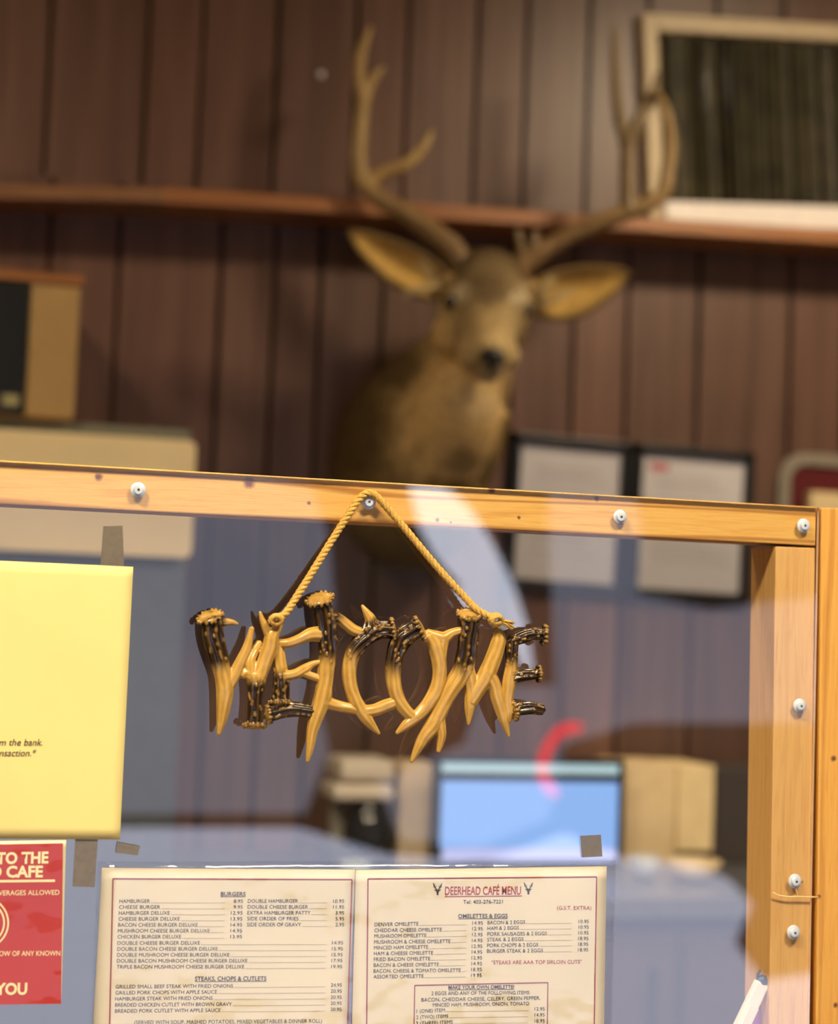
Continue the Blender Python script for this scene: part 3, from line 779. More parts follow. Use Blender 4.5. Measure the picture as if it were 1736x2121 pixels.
letter('antler letter C with a thorn on top', [
    (k6, [(455, 320, 58), (370, 318, 62), (280, 360, 62), (190, 440, 58), (140, 540, 55), (125, 650, 54), (138, 760, 52), (170, 860, 50), (220, 950, 50), (285, 1045, 40), (362, 1132, 11)], 2.0, -1.9),
    (k6, [(235, 960, 48), (320, 948, 46), (400, 915, 48), (475, 890, 44)], -0.4, -0.6),
    (k6, [(275, 350, 64), (295, 250, 44), (265, 190, 30), (226, 128, 11)], 1.2, -0.6),
    (k6, [(300, 260, 40), (390, 285, 30), (460, 290, 40)], 1.0, 1.2)],
    [(k6, 468, 312, 1, -0.15, 82, 0.15)])
letter('antler letter O between the C and the M', [
    (k6, [(655, 300, 74), (585, 345, 72), (515, 430, 70), (478, 540, 60), (468, 660, 56), (482, 780, 54), (522, 890, 52), (585, 970, 46), (650, 1015, 38)], 2.0, -1.1),
    (k6, [(480, 340, 26), (530, 330, 30), (590, 320, 40)], 1.2, 1.2),
    (k6, [(745, 360, 46), (800, 450, 60), (825, 560, 58), (830, 680, 54), (800, 800, 56), (740, 900, 52), (660, 990, 46), (570, 1062, 38), (496, 1128, 14)], -0.3, -0.8),
    (k6, [(730, 340, 30), (800, 372, 46), (862, 385, 50), (930, 345, 36), (1000, 325, 30)], -0.2, -0.3),
    (k6, [(860, 390, 50), (850, 470, 45), (845, 560, 38)], -0.4, -0.4)],
    [(k6, 682, 308, 0.9, -0.45, 98, 0.2)])
letter('antler letter M with a burr on its left stem', [
    (k6, [(1060, 230, 76), (1062, 350, 72), (1052, 450, 70), (1035, 560, 74), (1000, 660, 74), (935, 760, 70), (880, 860, 60), (825, 980, 60), (765, 1085, 58), (700, 1180, 46), (650, 1270, 30), (612, 1350, 13)], 2.0, -2.2),
    (k6, [(825, 1020, 50), (845, 1130, 40), (838, 1210, 28), (822, 1272, 16)], -0.4, -0.8),
    (k6, [(1035, 610, 64), (1062, 700, 58), (1075, 800, 48), (1068, 920, 42), (1058, 1058, 12)], 0.3, -0.9),
    (k6, [(1075, 890, 50), (1130, 780, 62), (1190, 680, 68), (1240, 580, 64), (1282, 450, 60), (1298, 370, 50), (1272, 305, 24)], -0.4, -0.8),
    (k6, [(1195, 660, 62), (1250, 740, 56), (1290, 880, 50), (1332, 1020, 38), (1375, 1153, 11)], -0.4, -0.9)],
    [(k6, 1060, 195, -0.05, -1, 92, 0.35)])
letter('antler letter E at the end, three dark bars', [
    (k6, [(1395, 400, 52), (1395, 500, 46), (1392, 600, 46), (1375, 720, 52), (1362, 850, 46), (1368, 980, 36), (1378, 1040, 16)], 1.4, -1.6),
    (k6, [(1390, 405, 46), (1480, 372, 48), (1560, 352, 44), (1650, 350, 42)], 1.2, 1.3),
    (k6, [(1400, 690, 46), (1500, 672, 42), (1605, 660, 36)], 1.0, 1.2),
    (k6, [(1400, 945, 46), (1540, 930, 45), (1640, 945, 38)], 1.3, 1.2)],
    [(k6, 1655, 362, 1, 0.1, 76, 0.1), (k6, 1615, 662, 1, 0.0, 60, 0.1), (k6, 1412, 952, -1, 0.2, 72, 0.1)])
# rope: three twisted strands over the screw, knots at both ends
M_rope = plain('yellow_rope', (0.66, 0.40, 0.09), 0.75, 0.3, 900, 0.5)
def rope(bm, pts, R, turns_per_m=95):
    sp = spline(pts, 30); path = [at(a, b_, y_) for a, b_, y_ in sp]
    for k in range(3):
        acc = 0; q = []
        for i, p in enumerate(path):
            t = (path[min(i+1, len(path)-1)]-path[max(i-1, 0)]).normalized()
            if i: acc += (p-path[i-1]).length
            a = t.cross(Vector((0, 1, 0))).normalized(); b_ = t.cross(a); th = acc*turns_per_m*2*math.pi/1.0*0.9 + k*2*math.pi/3
            q.append((p+(a*math.cos(th)+b_*math.sin(th))*R*0.5, R*0.58))
        tube(bm, q, 8)
def resample(pts, step=6.0):
    out = [pts[0]]
    for p, q in zip(pts, pts[1:]):
        n = max(1, int(math.dist(p[:2], q[:2])/step))
        for i in range(1, n+1): out.append(tuple(a+(b_-a)*i/n for a, b_ in zip(p, q)))
    return out
rp = [(570, 1280, -.028), (590, 1272, -.026), (612, 1240, -.020), (650, 1180, -.014), (692, 1112, -.0075), (730, 1054, -.0055), (748, 1030, -.005), (764, 1021, -.005), (781, 1029, -.005),
      (812, 1063, -.0055), (850, 1108, -.0075), (905, 1174, -.012), (958, 1232, -.018), (990, 1264, -.024), (1022, 1280, -.028)]
bm = bmesh.new()
fine = spline(rp, 14)
path = fine
def rope2(bm, sp, R, tpm=70):
    path = [at(a, b_, y_) for a, b_, y_ in sp]
    # even resample
    P = [path[0]]; step = 0.0012
    for p, q in zip(path, path[1:]):
        d = (q-p).length; n = max(1, round(d/step))
        for i in range(1, n+1): P.append(p.lerp(q, i/n))
    for k in range(3):
        acc = 0; q = []
        for i, p in enumerate(P):
            t = (P[min(i+1, len(P)-1)]-P[max(i-1, 0)]).normalized()
            if i: acc += (p-P[i-1]).length
            a = t.cross(Vector((0, 1, 0))).normalized(); b_ = t.cross(a); th = acc*tpm*2*math.pi + k*2*math.pi/3
            q.append((p+(a*math.cos(th)+b_*math.sin(th))*R*0.52, R*0.56))
        tube(bm, q, 8)
rope2(bm, fine, 0.0031)
# knots: short coils
def knot(c, R, n=2):
    for j in range(n):
        pts = []
        ax = Vector((random.uniform(-.4, .4), -0.8, random.uniform(-.4, .4))).normalized(); u = ax.cross(Vector((0, 0, 1))).normalized(); v = ax.cross(u)
        for i in range(15):
            th = i*2*math.pi/12; pts.append((c+(u*math.cos(th)+v*math.sin(th)*0.8)*R+ax*(0.0012*(i/14-.5)+0.0015*j), 0.0021))
        tube(bm, pts, 8)
knot(at(572, 1283, -.027), 0.0045); knot(at(1026, 1283, -.028), 0.0048, 3)
obj_bm('rope', bm, M_rope, sg)
bm = bmesh.new()
for i in range(14):   # frayed end
    a = at(1034, 1284+random.uniform(-4, 4), -.029); e = at(1064+random.uniform(-8, 4), 1294+random.uniform(-7, 13), -.030+random.uniform(-.003, .003))
    mid_ = a.lerp(e, 0.5)+Vector((0, random.uniform(-.001, .001), random.uniform(-.001, .001)))
    tube(bm, [(a, .0009), (mid_, .0008), (e, .0005)], 6)
obj_bm('fringe', bm, M_rope, sg); bm = bmesh.new()
for i in range(7):
    a = at(568, 1284, -.028); e = at(556+random.uniform(-2, 8), 1286+random.uniform(-8, 6), -.029)
    tube(bm, [(a, .0009), (a.lerp(e, .5), .0008), (e, .0005)], 6)
obj_bm('fringe', bm, M_rope, sg)

# ================================================================== stag head on the wall
FUR = {'back': (0.07, 0.042, 0.014), 'neck': (0.155, 0.098, 0.035), 'throat': (0.62, 0.42, 0.17), 'face': (0.36, 0.24, 0.10), 'muz': (0.52, 0.38, 0.18), 'brow': (0.10, 0.065, 0.030), 'pale': (0.52, 0.43, 0.27), 'dark': (0.06, 0.04, 0.025)}  # 'back' paints the neck's shaded left side; 'neck' is darkened with it
dh = thing('stag_head', at(900, 1000, WALL), 'mounted stag head with wide antlers on the brown board wall', 'hunting trophy')
bm = bmesh.new(); cols = []
def ball(px, py, y, r, c, sc=(1, 1, 1)):
    p = at(px, py, y); R_ = r*mmpx(y); sphere(bm, p, R_, 20, sc)
    for k in range(60):
        z_ = random.uniform(-1, 1); th = random.random()*6.283; q = math.sqrt(1-z_*z_)
        cols.append((p+Vector((q*math.cos(th)*sc[0], q*math.sin(th)*sc[1], z_*sc[2]))*R_, FUR[c]))
def limb(pts, c0, c1, sq=1.0):
    sp = spline(pts, 8)
    tube(bm, [(at(a, b_, y_), r_*mmpx(y_)) for a, b_, y_, r_ in sp], 20, sq, None, cols, lambda t, th, p: mixc(FUR[c0], FUR[c1], t))
# neck and shoulder mass
limb([(1000, 640, 1.86, 74), (968, 745, 1.90, 100), (915, 840, 1.96, 140), (866, 930, 2.00, 160), (858, 1030, 2.04, 150), (885, 1110, 2.08, 112)], 'face', 'neck', 0.95)
limb([(935, 730, 1.96, 52), (860, 815, 2.02, 80), (785, 890, 2.05, 76), (752, 990, 2.07, 66)], 'back', 'back', 0.9)
limb([(990, 760, 1.80, 52), (955, 830, 1.83, 84), (935, 890, 1.87, 92), (915, 960, 1.91, 80)], 'throat', 'throat', 0.9)
limb([(1000, 850, 1.88, 60), (985, 930, 1.92, 55), (960, 1000, 1.97, 50)], 'neck', 'neck')
# head
limb([(1012, 570, 1.84, 66), (1010, 620, 1.80, 80), (1008, 670, 1.74, 68), (1012, 715, 1.675, 52), (1018, 742, 1.635, 40)], 'brow', 'muz')
ball(960, 640, 1.80, 52, 'face'); ball(1062, 640, 1.80, 45, 'face')
ball(952, 690, 1.79, 56, 'throat'); ball(1050, 690, 1.79, 42, 'neck')
ball(985, 735, 1.69, 40, 'muz'); ball(1045, 735, 1.69, 32, 'muz'); ball(1010, 760, 1.68, 34, 'pale')
ball(1012, 560, 1.85, 56, 'brow', (1.15, 1, .8))
ball(1012, 600, 1.775, 34, 'brow', (1, .8, 1.3))
ball(955, 612, 1.765, 20, 'pale'); ball(1068, 615, 1.765, 18, 'pale')
ball(935, 600, 1.83, 34, 'face'); ball(1092, 605, 1.83, 30, 'face')
o = obj_bm('body', bm, attr_mat('deer_fur', 0.85, 90, 0.5, 0.35, 0.006, spec=0.15), dh)
me = remesh(o, 0.005, 6, 0.5)
org = wloc(dh)
for v in me.vertices:
    if v.co.y > WALL-0.0005-org.y: v.co.y = WALL-0.0005-org.y
paint(me, cols, 6, org)
# markings of the coat: dark forehead, pale eye rings, muzzle and throat patch, plus shade painted on the left flank
def pix(p):
    d = p-CAM; k = FPX/d.dot(fwd); return W/2+d.dot(rt)*k, H/2-d.dot(up)*k
MARKS = [(1012, 598, 46, 44, 'brow', .85), (955, 612, 18, 15, 'pale', .8), (1070, 618, 15, 15, 'pale', .8), (1000, 668, 34, 34, 'face', .5), (968, 716, 26, 24, 'muz', .6), (1014, 768, 30, 14, 'pale', .8), (978, 758, 22, 10, 'dark', .6),
         (930, 800, 75, 62, 'throat', .8), (985, 835, 60, 45, 'pale', .35), (900, 880, 60, 40, 'throat', .5), (965, 955, 50, 32, 'dark', .5), (735, 880, 75, 150, 'back', .9), (820, 760, 60, 60, 'back', .8)]
ca = me.color_attributes['tone'].data
for i, v in enumerate(me.vertices):
    x, y = pix(v.co+org); c = Vector(ca[i].color[:3])
    for cx, cy, rx, ry, nm, wt in MARKS:
        d = math.hypot((x-cx)/rx, (y-cy)/ry) + 0.25*noise.noise(v.co*40)
        w = wt*smooth(1.6-1.25*d)
        if w > 0 and (v.co+org).y < WALL-.02: c = c.lerp(Vector(FUR[nm]), w)
    ca[i].color = (*c, 1)
bm = bmesh.new(); p = at(1020, 738, 1.600)
sphere(bm, p, 0.022, 18, (1.0, 0.75, 0.72)); sphere(bm, p+Vector((0, 0.004, -0.017)), 0.010, 12, (0.7, 0.8, 1.2))
for sgn in (-1, 1): sphere(bm, p+Vector((sgn*0.014, 0.004, -0.002)), 0.012, 12, (1, .8, .8))
obj_bm('nose', bm, plain('wet_nose', (0.012, 0.012, 0.010), 0.3), dh)
for px, py in ((932, 627), (1092, 642)):
    bm = bmesh.new(); sphere(bm, at(px, py, 1.762 if px < 1000 else 1.768), 0.0135, 18)
    obj_bm('eye', bm, plain('glass_eye', (0.012, 0.008, 0.005), 0.08), dh)
M_ear = attr_mat('deer_ear', 0.85, 120, 0.5, 0.3, 0.003, spec=0.15)
def ear(base, tip, y0, y1, wpx, bend):
    """cupped leaf: golden inside, dark rim and back"""
    bmx = bmesh.new(); cl = []
    A_, B_ = at(*base, y0), at(*tip, y1); ax = B_-A_; Ln = ax.length; ax.normalize()
    side = ax.cross(Vector((0, -1, 0))).normalized(); nrm = side.cross(ax)
    nrm = nrm if nrm.y < 0 else -nrm
    n, mseg = 22, 12; g = []
    for i in range(n+1):
        t = i/n; wv_ = wpx*mmpx(y0)*(math.sin(math.pi*min(1, t**0.8*0.93+0.07))**0.75)*(1 if t < .97 else .55)
        row = []
        for j in range(mseg+1):
            s_ = j/mseg*2-1
            p_ = A_+ax*Ln*t+side*(wv_*s_+bend*math.sin(math.pi*t)*Ln)+nrm*(-0.030*(1-s_*s_)*math.sin(math.pi*min(1, t*0.9+.1))+0.012)
            row.append(bmx.verts.new(p_))
            inner = smooth((1-abs(s_))*2.6)*smooth(t*4)*smooth((1-t)*6)
            cl.append((p_.copy(), mixc((0.16, 0.10, 0.04), (0.56, 0.36, 0.10), inner)))
        g.append(row)
    fs = [bmx.faces.new((g[i][j], g[i+1][j], g[i+1][j+1], g[i][j+1])) for i in range(n) for j in range(mseg)]
    o_ = obj_bm('ear', bmx, M_ear, dh); 
    md = o_.modifiers.new('s', 'SOLIDIFY'); md.thickness = 0.007; md.offset = 0
    dg = bpy.context.evaluated_depsgraph_get(); me_ = bpy.data.meshes.new_from_object(o_.evaluated_get(dg))
    o_.modifiers.clear(); o_.data = me_
    for p_ in me_.polygons: p_.use_smooth = True
    org_ = wloc(dh)
    back = [(c+Vector((0, 0.006, 0)), (0.13, 0.085, 0.04)) for c, _ in cl]
    paint(me_, [(c+Vector((0, -0.002, 0)), k) for c, k in cl]+back, 3, org_)
ear((930, 605), (716, 480), 1.84, 1.82, 44, -0.02)
ear((1085, 628), (1304, 566), 1.84, 1.80, 52, 0.03)
# tufts at the ear roots
bm = bmesh.new()
for (bx_, by_, tx, ty, y_) in ((905, 590, 840, 610, 1.80), (900, 580, 870, 540, 1.80), (1110, 640, 1190, 600, 1.80), (1105, 630, 1150, 575, 1.80)):
    for k in range(10):
        a = at(bx_+random.uniform(-8, 8), by_+random.uniform(-8, 8), y_); e = at(tx+random.uniform(-14, 14), ty+random.uniform(-10, 10), y_-.01)
        tube(bm, [(a, .0022), (a.lerp(e, .5)+Vector((0, -.006, 0)), .0018), (e, .0006)], 6)
tag(obj_bm('ear_hair', bm, plain('ear_hair', (0.36, 0.27, 0.13), 0.9), dh), 'pale hair tufts at the ear roots', None, None, 'stuff')
# antlers
def antler(beams, k=1.0):
    bmx = bmesh.new(); cl = []
    for pts in beams:
        sp = spline(pts, 8)
        def cf(t, th, p): return mixc((0.17, 0.095, 0.03), (0.40, 0.26, 0.09), smooth(t*1.3)*0.9*k+0.1*random.random()) if pts is beams[0] else mixc((0.33*k, 0.2*k, 0.06*k), (0.46*k, 0.31*k, 0.12*k), t)
        tube(bmx, [(at(a, b_, y_), max(.002, r_*mmpx(y_))) for a, b_, y_, r_ in sp], 14, 1.0, lambda t, th, p: 1+0.06*math.sin(5*th+8*noise.noise(p*20)), cl, cf)
    o_ = obj_bm('antler', bmx, attr_mat('antler_bone', 0.5, 60, 0.4, 0.25, 0.003), dh)
    me_ = remesh(o_, 0.0032, 2); paint(me_, cl, 3, wloc(dh))
antler([
    [(962, 572, 1.86, 24), (940, 520, 1.87, 27), (890, 478, 1.88, 22), (830, 436, 1.90, 19), (780, 405, 1.92, 18), (752, 378, 1.93, 19), (742, 330, 1.93, 16), (746, 270, 1.93, 15), (752, 215, 1.93, 14), (768, 170, 1.94, 11), (794, 140, 1.94, 6)],
    [(748, 385, 1.93, 16), (790, 360, 1.93, 14), (838, 342, 1.92, 13), (874, 310, 1.92, 11), (894, 272, 1.92, 6)],
    [(752, 220, 1.93, 13), (744, 165, 1.93, 12), (748, 110, 1.94, 11), (768, 56, 1.95, 5)]])
antler([
    [(1068, 575, 1.86, 24), (1085, 545, 1.86, 26), (1150, 505, 1.85, 20), (1230, 466, 1.82, 19), (1310, 435, 1.80, 18), (1370, 405, 1.79, 17), (1384, 350, 1.79, 15), (1388, 290, 1.79, 14), (1378, 230, 1.79, 12), (1362, 190, 1.8, 6)],
    [(1300, 440, 1.80, 18), (1300, 380, 1.81, 17), (1302, 310, 1.82, 16), (1322, 250, 1.82, 14), (1352, 200, 1.82, 12), (1362, 150, 1.82, 6)],
    [(1302, 320, 1.82, 14), (1284, 250, 1.83, 13), (1276, 160, 1.84, 11), (1272, 60, 1.85, 6)],
    [(1080, 545, 1.86, 12), (1076, 500, 1.85, 9), (1072, 472, 1.85, 5)],
    [(1095, 535, 1.86, 11), (1105, 500, 1.85, 9), (1112, 476, 1.85, 5)]], 0.42)

# ================================================================== things on and against the back wall
def wall_quad(tl, tr, bl, y):
    o = at(*tl, y); f_ = frame_of(o, at(*tr, y)-o, Vector((0, -1, 0)))
    return f_, (at(*tr, y)-o).length, -(f_.inverted() @ at(*bl, y)).y, o
# window with vertical blind
f_, w_, h_, o_ = wall_quad((1332, 26), (2100, 72), (1312, 472), WALL-0.03)
wn = thing('window_1', o_, None, None); wn['kind'] = 'structure'
M_wf = plain('window_frame_paint', (0.56, 0.45, 0.28), 0.5, 0.06)
M_sill = plain('white_sill_paint', (0.82, 0.78, 0.74), 0.4, 0.03)
fw = 0.034
bm = bmesh.new()
box(bm, (0, -h_, -0.034), (fw, 0, 0), 0.003, f_); box(bm, (fw, -fw*1.1, -0.034), (w_-fw, 0, 0), 0.003, f_); box(bm, (w_-fw, -h_, -0.034), (w_, 0, 0), 0.003, f_)
obj_bm('window_frame', bm, M_wf, wn, False)
bm = bmesh.new(); box(bm, (fw*0.9, -h_+0.006, -0.034), (w_-fw, -h_+0.058, 0.012), 0.004, f_); obj_bm('window_sill', bm, M_sill, wn, False)
bm = bmesh.new(); box(bm, (fw, -h_+0.05, -0.032), (w_-fw, -fw, -0.029), 0, f_); obj_bm('window_pane', bm, plain('night_glass', (0.008, 0.007, 0.005), 0.15), wn, False)
bm = bmesh.new(); x_ = fw+0.002; i = 0
while x_ < w_-fw-0.012:
    wd_ = random.uniform(0.008, 0.020); zz = random.uniform(-0.026, -0.012)
    v = [(x_, zz), (x_+wd_*0.5, zz+random.uniform(0.001, 0.009)), (x_+wd_, zz-0.001)]
    for a, b_ in zip(v, v[1:]):
        q = [f_ @ Vector((a[0], -fw*1.2, a[1])), f_ @ Vector((a[0], -h_+0.058, a[1])), f_ @ Vector((b_[0], -h_+0.058, b_[1])), f_ @ Vector((b_[0], -fw*1.2, b_[1]))]
        bm.faces.new([bm.verts.new(p) for p in q])
    x_ += wd_ + (random.uniform(0.002, 0.008) if random.random() < .35 else 0)
bl = obj_bm('vertical_blind', bm, plain('olive_blind', (0.042, 0.035, 0.014), 0.6, 0.5, 20), None, False, origin=o_)
md = bl.modifiers.new('s', 'SOLIDIFY'); md.thickness = 0.0008
tag(bl, 'dark olive vertical blind hanging inside the cream window frame', 'blind')

# framed certificates
def certificate(tl, tr, bl, label, red=False):
    f_, w_, h_, o_ = wall_quad(tl, tr, bl, WALL-0.02)
    t = thing('framed_certificate', o_, label, 'picture frame', 'certificates hung on the board wall')
    b_ = 0.020; bm = bmesh.new()
    for a, c in (((0, -b_, -.02), (w_, 0, 0)), ((0, -h_, -.02), (w_, -h_+b_, 0)), ((0, -h_, -.02), (b_, 0, 0)), ((w_-b_, -h_, -.02), (w_, 0, 0))): box(bm, a, c, 0.002, f_)
    obj_bm('frame', bm, M_black, t, False)
    bm = bmesh.new(); box(bm, (b_*.9, -h_+b_*.9, -.018), (w_-b_*.9, -b_*.9, -.012), 0, f_)
    obj_bm('document', bm, plain('certificate_paper', (0.60, 0.58, 0.60), 0.6, 0.02), t, False)
    bm = bmesh.new(); y_ = -b_-0.05
    k = 0
    while y_ > -h_+b_+0.05:
        a = b_+0.025+random.uniform(0, .02); e = w_-b_-0.02-random.uniform(0, .06)
        box(bm, (a, y_, -.012), (e, y_+0.0022, -.0117), 0, f_); y_ -= 0.012 if random.random() < .7 else 0.024
    obj_bm('print_lines', bm, plain('certificate_ink', (0.33, 0.31, 0.32), 0.7), t, False)
    if red:
        bm = bmesh.new(); box(bm, (b_+0.020, -b_-0.036, -.012), (b_+0.062, -b_-0.020, -.0116), 0.0, f_)
        obj_bm('red_heading', bm, plain('certificate_red', (0.50, 0.10, 0.12), 0.6), t, False)
certificate((1065, 894), (1312, 918), (1058, 1216), 'left of two black-framed certificates behind the screen rail')
certificate((1318, 916), (1566, 938), (1312, 1236), 'black-framed certificate with a small red heading, right of its twin', True)
# rounded sign at the right
f_, w_, h_, o_ = wall_quad((1616, 934), (1850, 952), (1606, 1190), WALL-0.015)
sgn_ = thing('rounded_wall_sign', o_, 'maroon wall sign with rounded grey rim at the right edge', 'sign')
def rrect(bm, x0, y0, x1, y1, r, z0, z1, fr, hole=None):
    def pts(x0, y0, x1, y1, r):
        P = []
        for cx, cy, a0 in ((x1-r, y1-r, 0), (x0+r, y1-r, 90), (x0+r, y0+r, 180), (x1-r, y0+r, 270)):
            for k in range(9): a = math.radians(a0+k*11.25); P.append((cx+r*math.cos(a), cy+r*math.sin(a)))
        return P
    o1 = pts(x0, y0, x1, y1, r); q = bmesh.new()
    if hole:
        o2 = pts(x0+hole, y0+hole, x1-hole, y1-hole, max(.002, r-hole)); n = len(o1)
        R_ = [[q.verts.new((*p, z)) for p in ring] for ring, z in ((o1, z0), (o1, z1), (o2, z1), (o2, z0))]
        for a, b_ in ((0, 1), (1, 2), (2, 3), (3, 0)):
            for k in range(n): q.faces.new((R_[a][k], R_[a][(k+1) % n], R_[b_][(k+1) % n], R_[b_][k]))
    else:
        a = [q.verts.new((*p, z0)) for p in o1]; b_ = [q.verts.new((*p, z1)) for p in o1]; n = len(o1)
        q.faces.new(a[::-1]); q.faces.new(b_)
        for k in range(n): q.faces.new((a[k], a[(k+1) % n], b_[(k+1) % n], b_[k]))
    bmesh.ops.recalc_face_normals(q, faces=q.faces[:]); merge(bm, q, fr)
bm = bmesh.new(); rrect(bm, 0, -h_, w_, 0, 0.065, -.014, 0.004, f_, 0.026); obj_bm('rim', bm, plain('grey_rim', (0.26, 0.23, 0.18), 0.4), sgn_, False)
bm = bmesh.new(); rrect(bm, 0.024, -h_+.024, w_-.024, -.024, 0.042, -.012, -0.004, f_); obj_bm('field', bm, plain('maroon_field', (0.10, 0.010, 0.012), 0.4), sgn_, False)
f_, w_, h_, o_ = wall_quad((1681, 1018), (1850, 1028), (1676, 1190), WALL-0.05)
bm = bmesh.new(); box(bm, (0, -h_, -.032), (w_, 0, 0), 0.004, f_)
tag(obj_bm('cream_card', bm, plain('cream_card', (0.74, 0.58, 0.31), 0.6), None, False, origin=o_), 'cream card fixed over the lower part of the maroon sign', 'card')
# thumbtack
bm = bmesh.new(); sphere(bm, at(665, 155, WALL-0.003), 0.0075, 12)
tag(obj_bm('thumbtack', bm, plain('tack_white', (0.85, 0.83, 0.8), 0.2), None, origin=at(665, 155, WALL-0.003)), 'small bright round tack in the upper boards, left of the antlers', 'tack')

# refrigerator, microwave
RF = WALL-0.42
f_, w_, h_, o_ = wall_quad((-480, 838), (404, 884), (-490, 2400), RF)
fr_ = thing('refrigerator', Vector((o_.x+w_/2, WALL-0.2, 0)), 'tall refrigerator with cream upper door at the left edge', 'refrigerator')
bm = bmesh.new(); X0, X1 = o_.x, o_.x+w_
ztop = at(200, 874, RF).z; zg0 = at(200, 903, RF).z; zd1 = at(200, 1148, RF).z; zd2 = at(200, 1170, RF).z
xr = at(400, 1000, RF).x; xl = xr-0.80
box(bm, (xl+.005, RF+0.03, 0.0), (xr-.003, WALL-0.02, ztop), 0.006); obj_bm('cabinet', bm, plain('fridge_cabinet', (0.17, 0.17, 0.13), 0.4), fr_, False)
bm = bmesh.new(); rrect(bm, xl, zd1, xr, zg0, 0.014, 0, 0.05, Matrix.Translation((0, RF+.03, 0)) @ Matrix.Rotation(math.pi/2, 4, 'X')); obj_bm('upper_door', bm, M_cream, fr_, False)
bm = bmesh.new(); rrect(bm, xl, 0.08, xr-.008, zd2, 0.014, 0, 0.045, Matrix.Translation((0, RF+.03, 0)) @ Matrix.Rotation(math.pi/2, 4, 'X'))
tag(obj_bm('lower_door', bm, plain('slate_door', (0.075, 0.085, 0.10), 0.35), fr_, False), 'slate blue-grey lower door')
mwt = RF+0.02
xm = at(160, 700, mwt).x; z0 = ztop+0.001; z1 = at(100, 590, mwt).z; xp = at(60, 700, mwt).x
mw = thing('microwave_oven', Vector((xm-.25, WALL-.2, z0)), 'microwave oven with black door and beige control panel on the refrigerator', 'microwave')
M_beige = plain('beige_plastic', (0.42, 0.27, 0.10), 0.5, 0.05)
bm = bmesh.new(); box(bm, (xm-.52, mwt+.004, z0), (xm-.002, WALL-.03, z1), 0.004); obj_bm('case', bm, M_beige, mw, False)
bm = bmesh.new(); box(bm, (xp, mwt-.010, z0+.004), (xm, mwt+.006, z1-.002), 0.003); obj_bm('control_panel', bm, M_beige, mw, False)
bm = bmesh.new(); box(bm, (xm-.52, mwt-.012, z0+.004), (xp-.002, mwt+.006, z1-.002), 0.003); d_ = obj_bm('door', bm, M_black, mw, False)
bm = bmesh.new(); c = at(22, 829, mwt-.012); box(bm, (c.x-.014, mwt-.0128, c.z-.010), (c.x+.014, mwt-.011, c.z+.010), 0.001); obj_bm('badge', bm, plain('pale_badge', (0.36, 0.33, 0.16), 0.4), d_, False)
bm = bmesh.new(); box(bm, (xm-.54, mwt-.012, z1+.001), (xm+.005, WALL-.02, z1+.020), 0.003)
tag(obj_bm('wooden_board', bm, M_ledge, None, False, origin=Vector((xm-.25, mwt, z1+.01))), 'thin brown wooden board lying on top of the microwave', 'board')

# back counter and what stands on it
BC = at(1300, 1806, WALL-.3).z
bcn = thing('back_counter', Vector((0.9, WALL-.3, 0)), 'brown back counter along the board wall behind the screen', 'counter')
bm = bmesh.new(); box(bm, (xr+.02, WALL-.62, BC-.035), (XR-.02, WALL-.01, BC), 0.004); obj_bm('worktop', bm, plain('grey_worktop', (0.10, 0.10, 0.115), 0.35), bcn, False)
bm = bmesh.new(); box(bm, (xr+.03, WALL-.58, 0), (XR-.03, WALL-.012, BC-.036)); obj_bm('cabinet_body', bm, plain('brown_cabinet', (0.075, 0.045, 0.035), 0.5), bcn, False)
xx = xr+.05; k = 0
while xx < 2.6:
    bm = bmesh.new(); box(bm, (xx, WALL-.60, .10), (xx+.40, WALL-.581, BC-.07), 0.003); dd = obj_bm('door', bm, plain('brown_door', (0.085, 0.05, 0.038), 0.45), bcn, False)
    bm = bmesh.new(); box(bm, (xx+.35, WALL-.615, BC-.22), (xx+.36, WALL-.600, BC-.12), 0.002); obj_bm('handle', bm, M_black, dd, False); xx += .42
# monitor
my = WALL-.34
f_, w_, h_, o_ = wall_quad((905, 1568), (1294, 1574), (903, 1796), my)
mn = thing('monitor', o_+Vector((w_/2, 0, -h_)), 'flat monitor with a glowing pale blue screen behind the menu', 'monitor')
bm = bmesh.new(); box(bm, (0, -h_, -.03), (w_, 0, -.004), .003, f_)
for a, c in (((0, -.010, -.03), (w_, 0, 0)), ((0, -h_, -.03), (w_, -h_+.012, 0)), ((0, -h_, -.03), (.010, 0, 0)), ((w_-.010, -h_, -.03), (w_, 0, 0))): box(bm, a, c, .001, f_)
obj_bm('bezel', bm, M_black, mn, False)
def scr(name, pts, c, s):
    bm = bmesh.new(); a, b_ = [f_.inverted() @ at(*p, my) for p in pts]
    box(bm, (a.x, b_.y, -.004), (b_.x, a.y, -.003), 0, f_); return obj_bm(name, bm, emit(name+'_glow', c, s), mn, False)
scr('screen_header', ((917, 1577), (1284, 1604)), (0.25, 0.37, 0.42), 1.0)
scr('screen', ((917, 1617), (1284, 1758)), (0.14, 0.26, 0.54), 1.0)
scr('screen_footer', ((917, 1758), (1284, 1788)), (0.28, 0.31, 0.54), 1.0)
bm = bmesh.new(); bb_ = o_+Vector((w_/2, .02, -h_)); box(bm, (bb_.x-.02, my+.031, BC+.001), (bb_.x+.02, my+.045, bb_.z+.05), .002); box(bm, (bb_.x-.09, my-.06, BC+.001), (bb_.x+.09, my+.08, BC+.012), .004)
obj_bm('stand', bm, M_black, mn, False)
def boxy(name, tl, br, y, dep, mt, label, cat, bev=.004):
    a, b_ = at(*tl, y), at(*br, y); bm = bmesh.new(); box(bm, (a.x, y, b_.z), (b_.x, y+dep, a.z), bev)
    return tag(obj_bm(name, bm, mt, None, False, origin=Vector(((a.x+b_.x)/2, y+dep/2, b_.z))), label, cat)
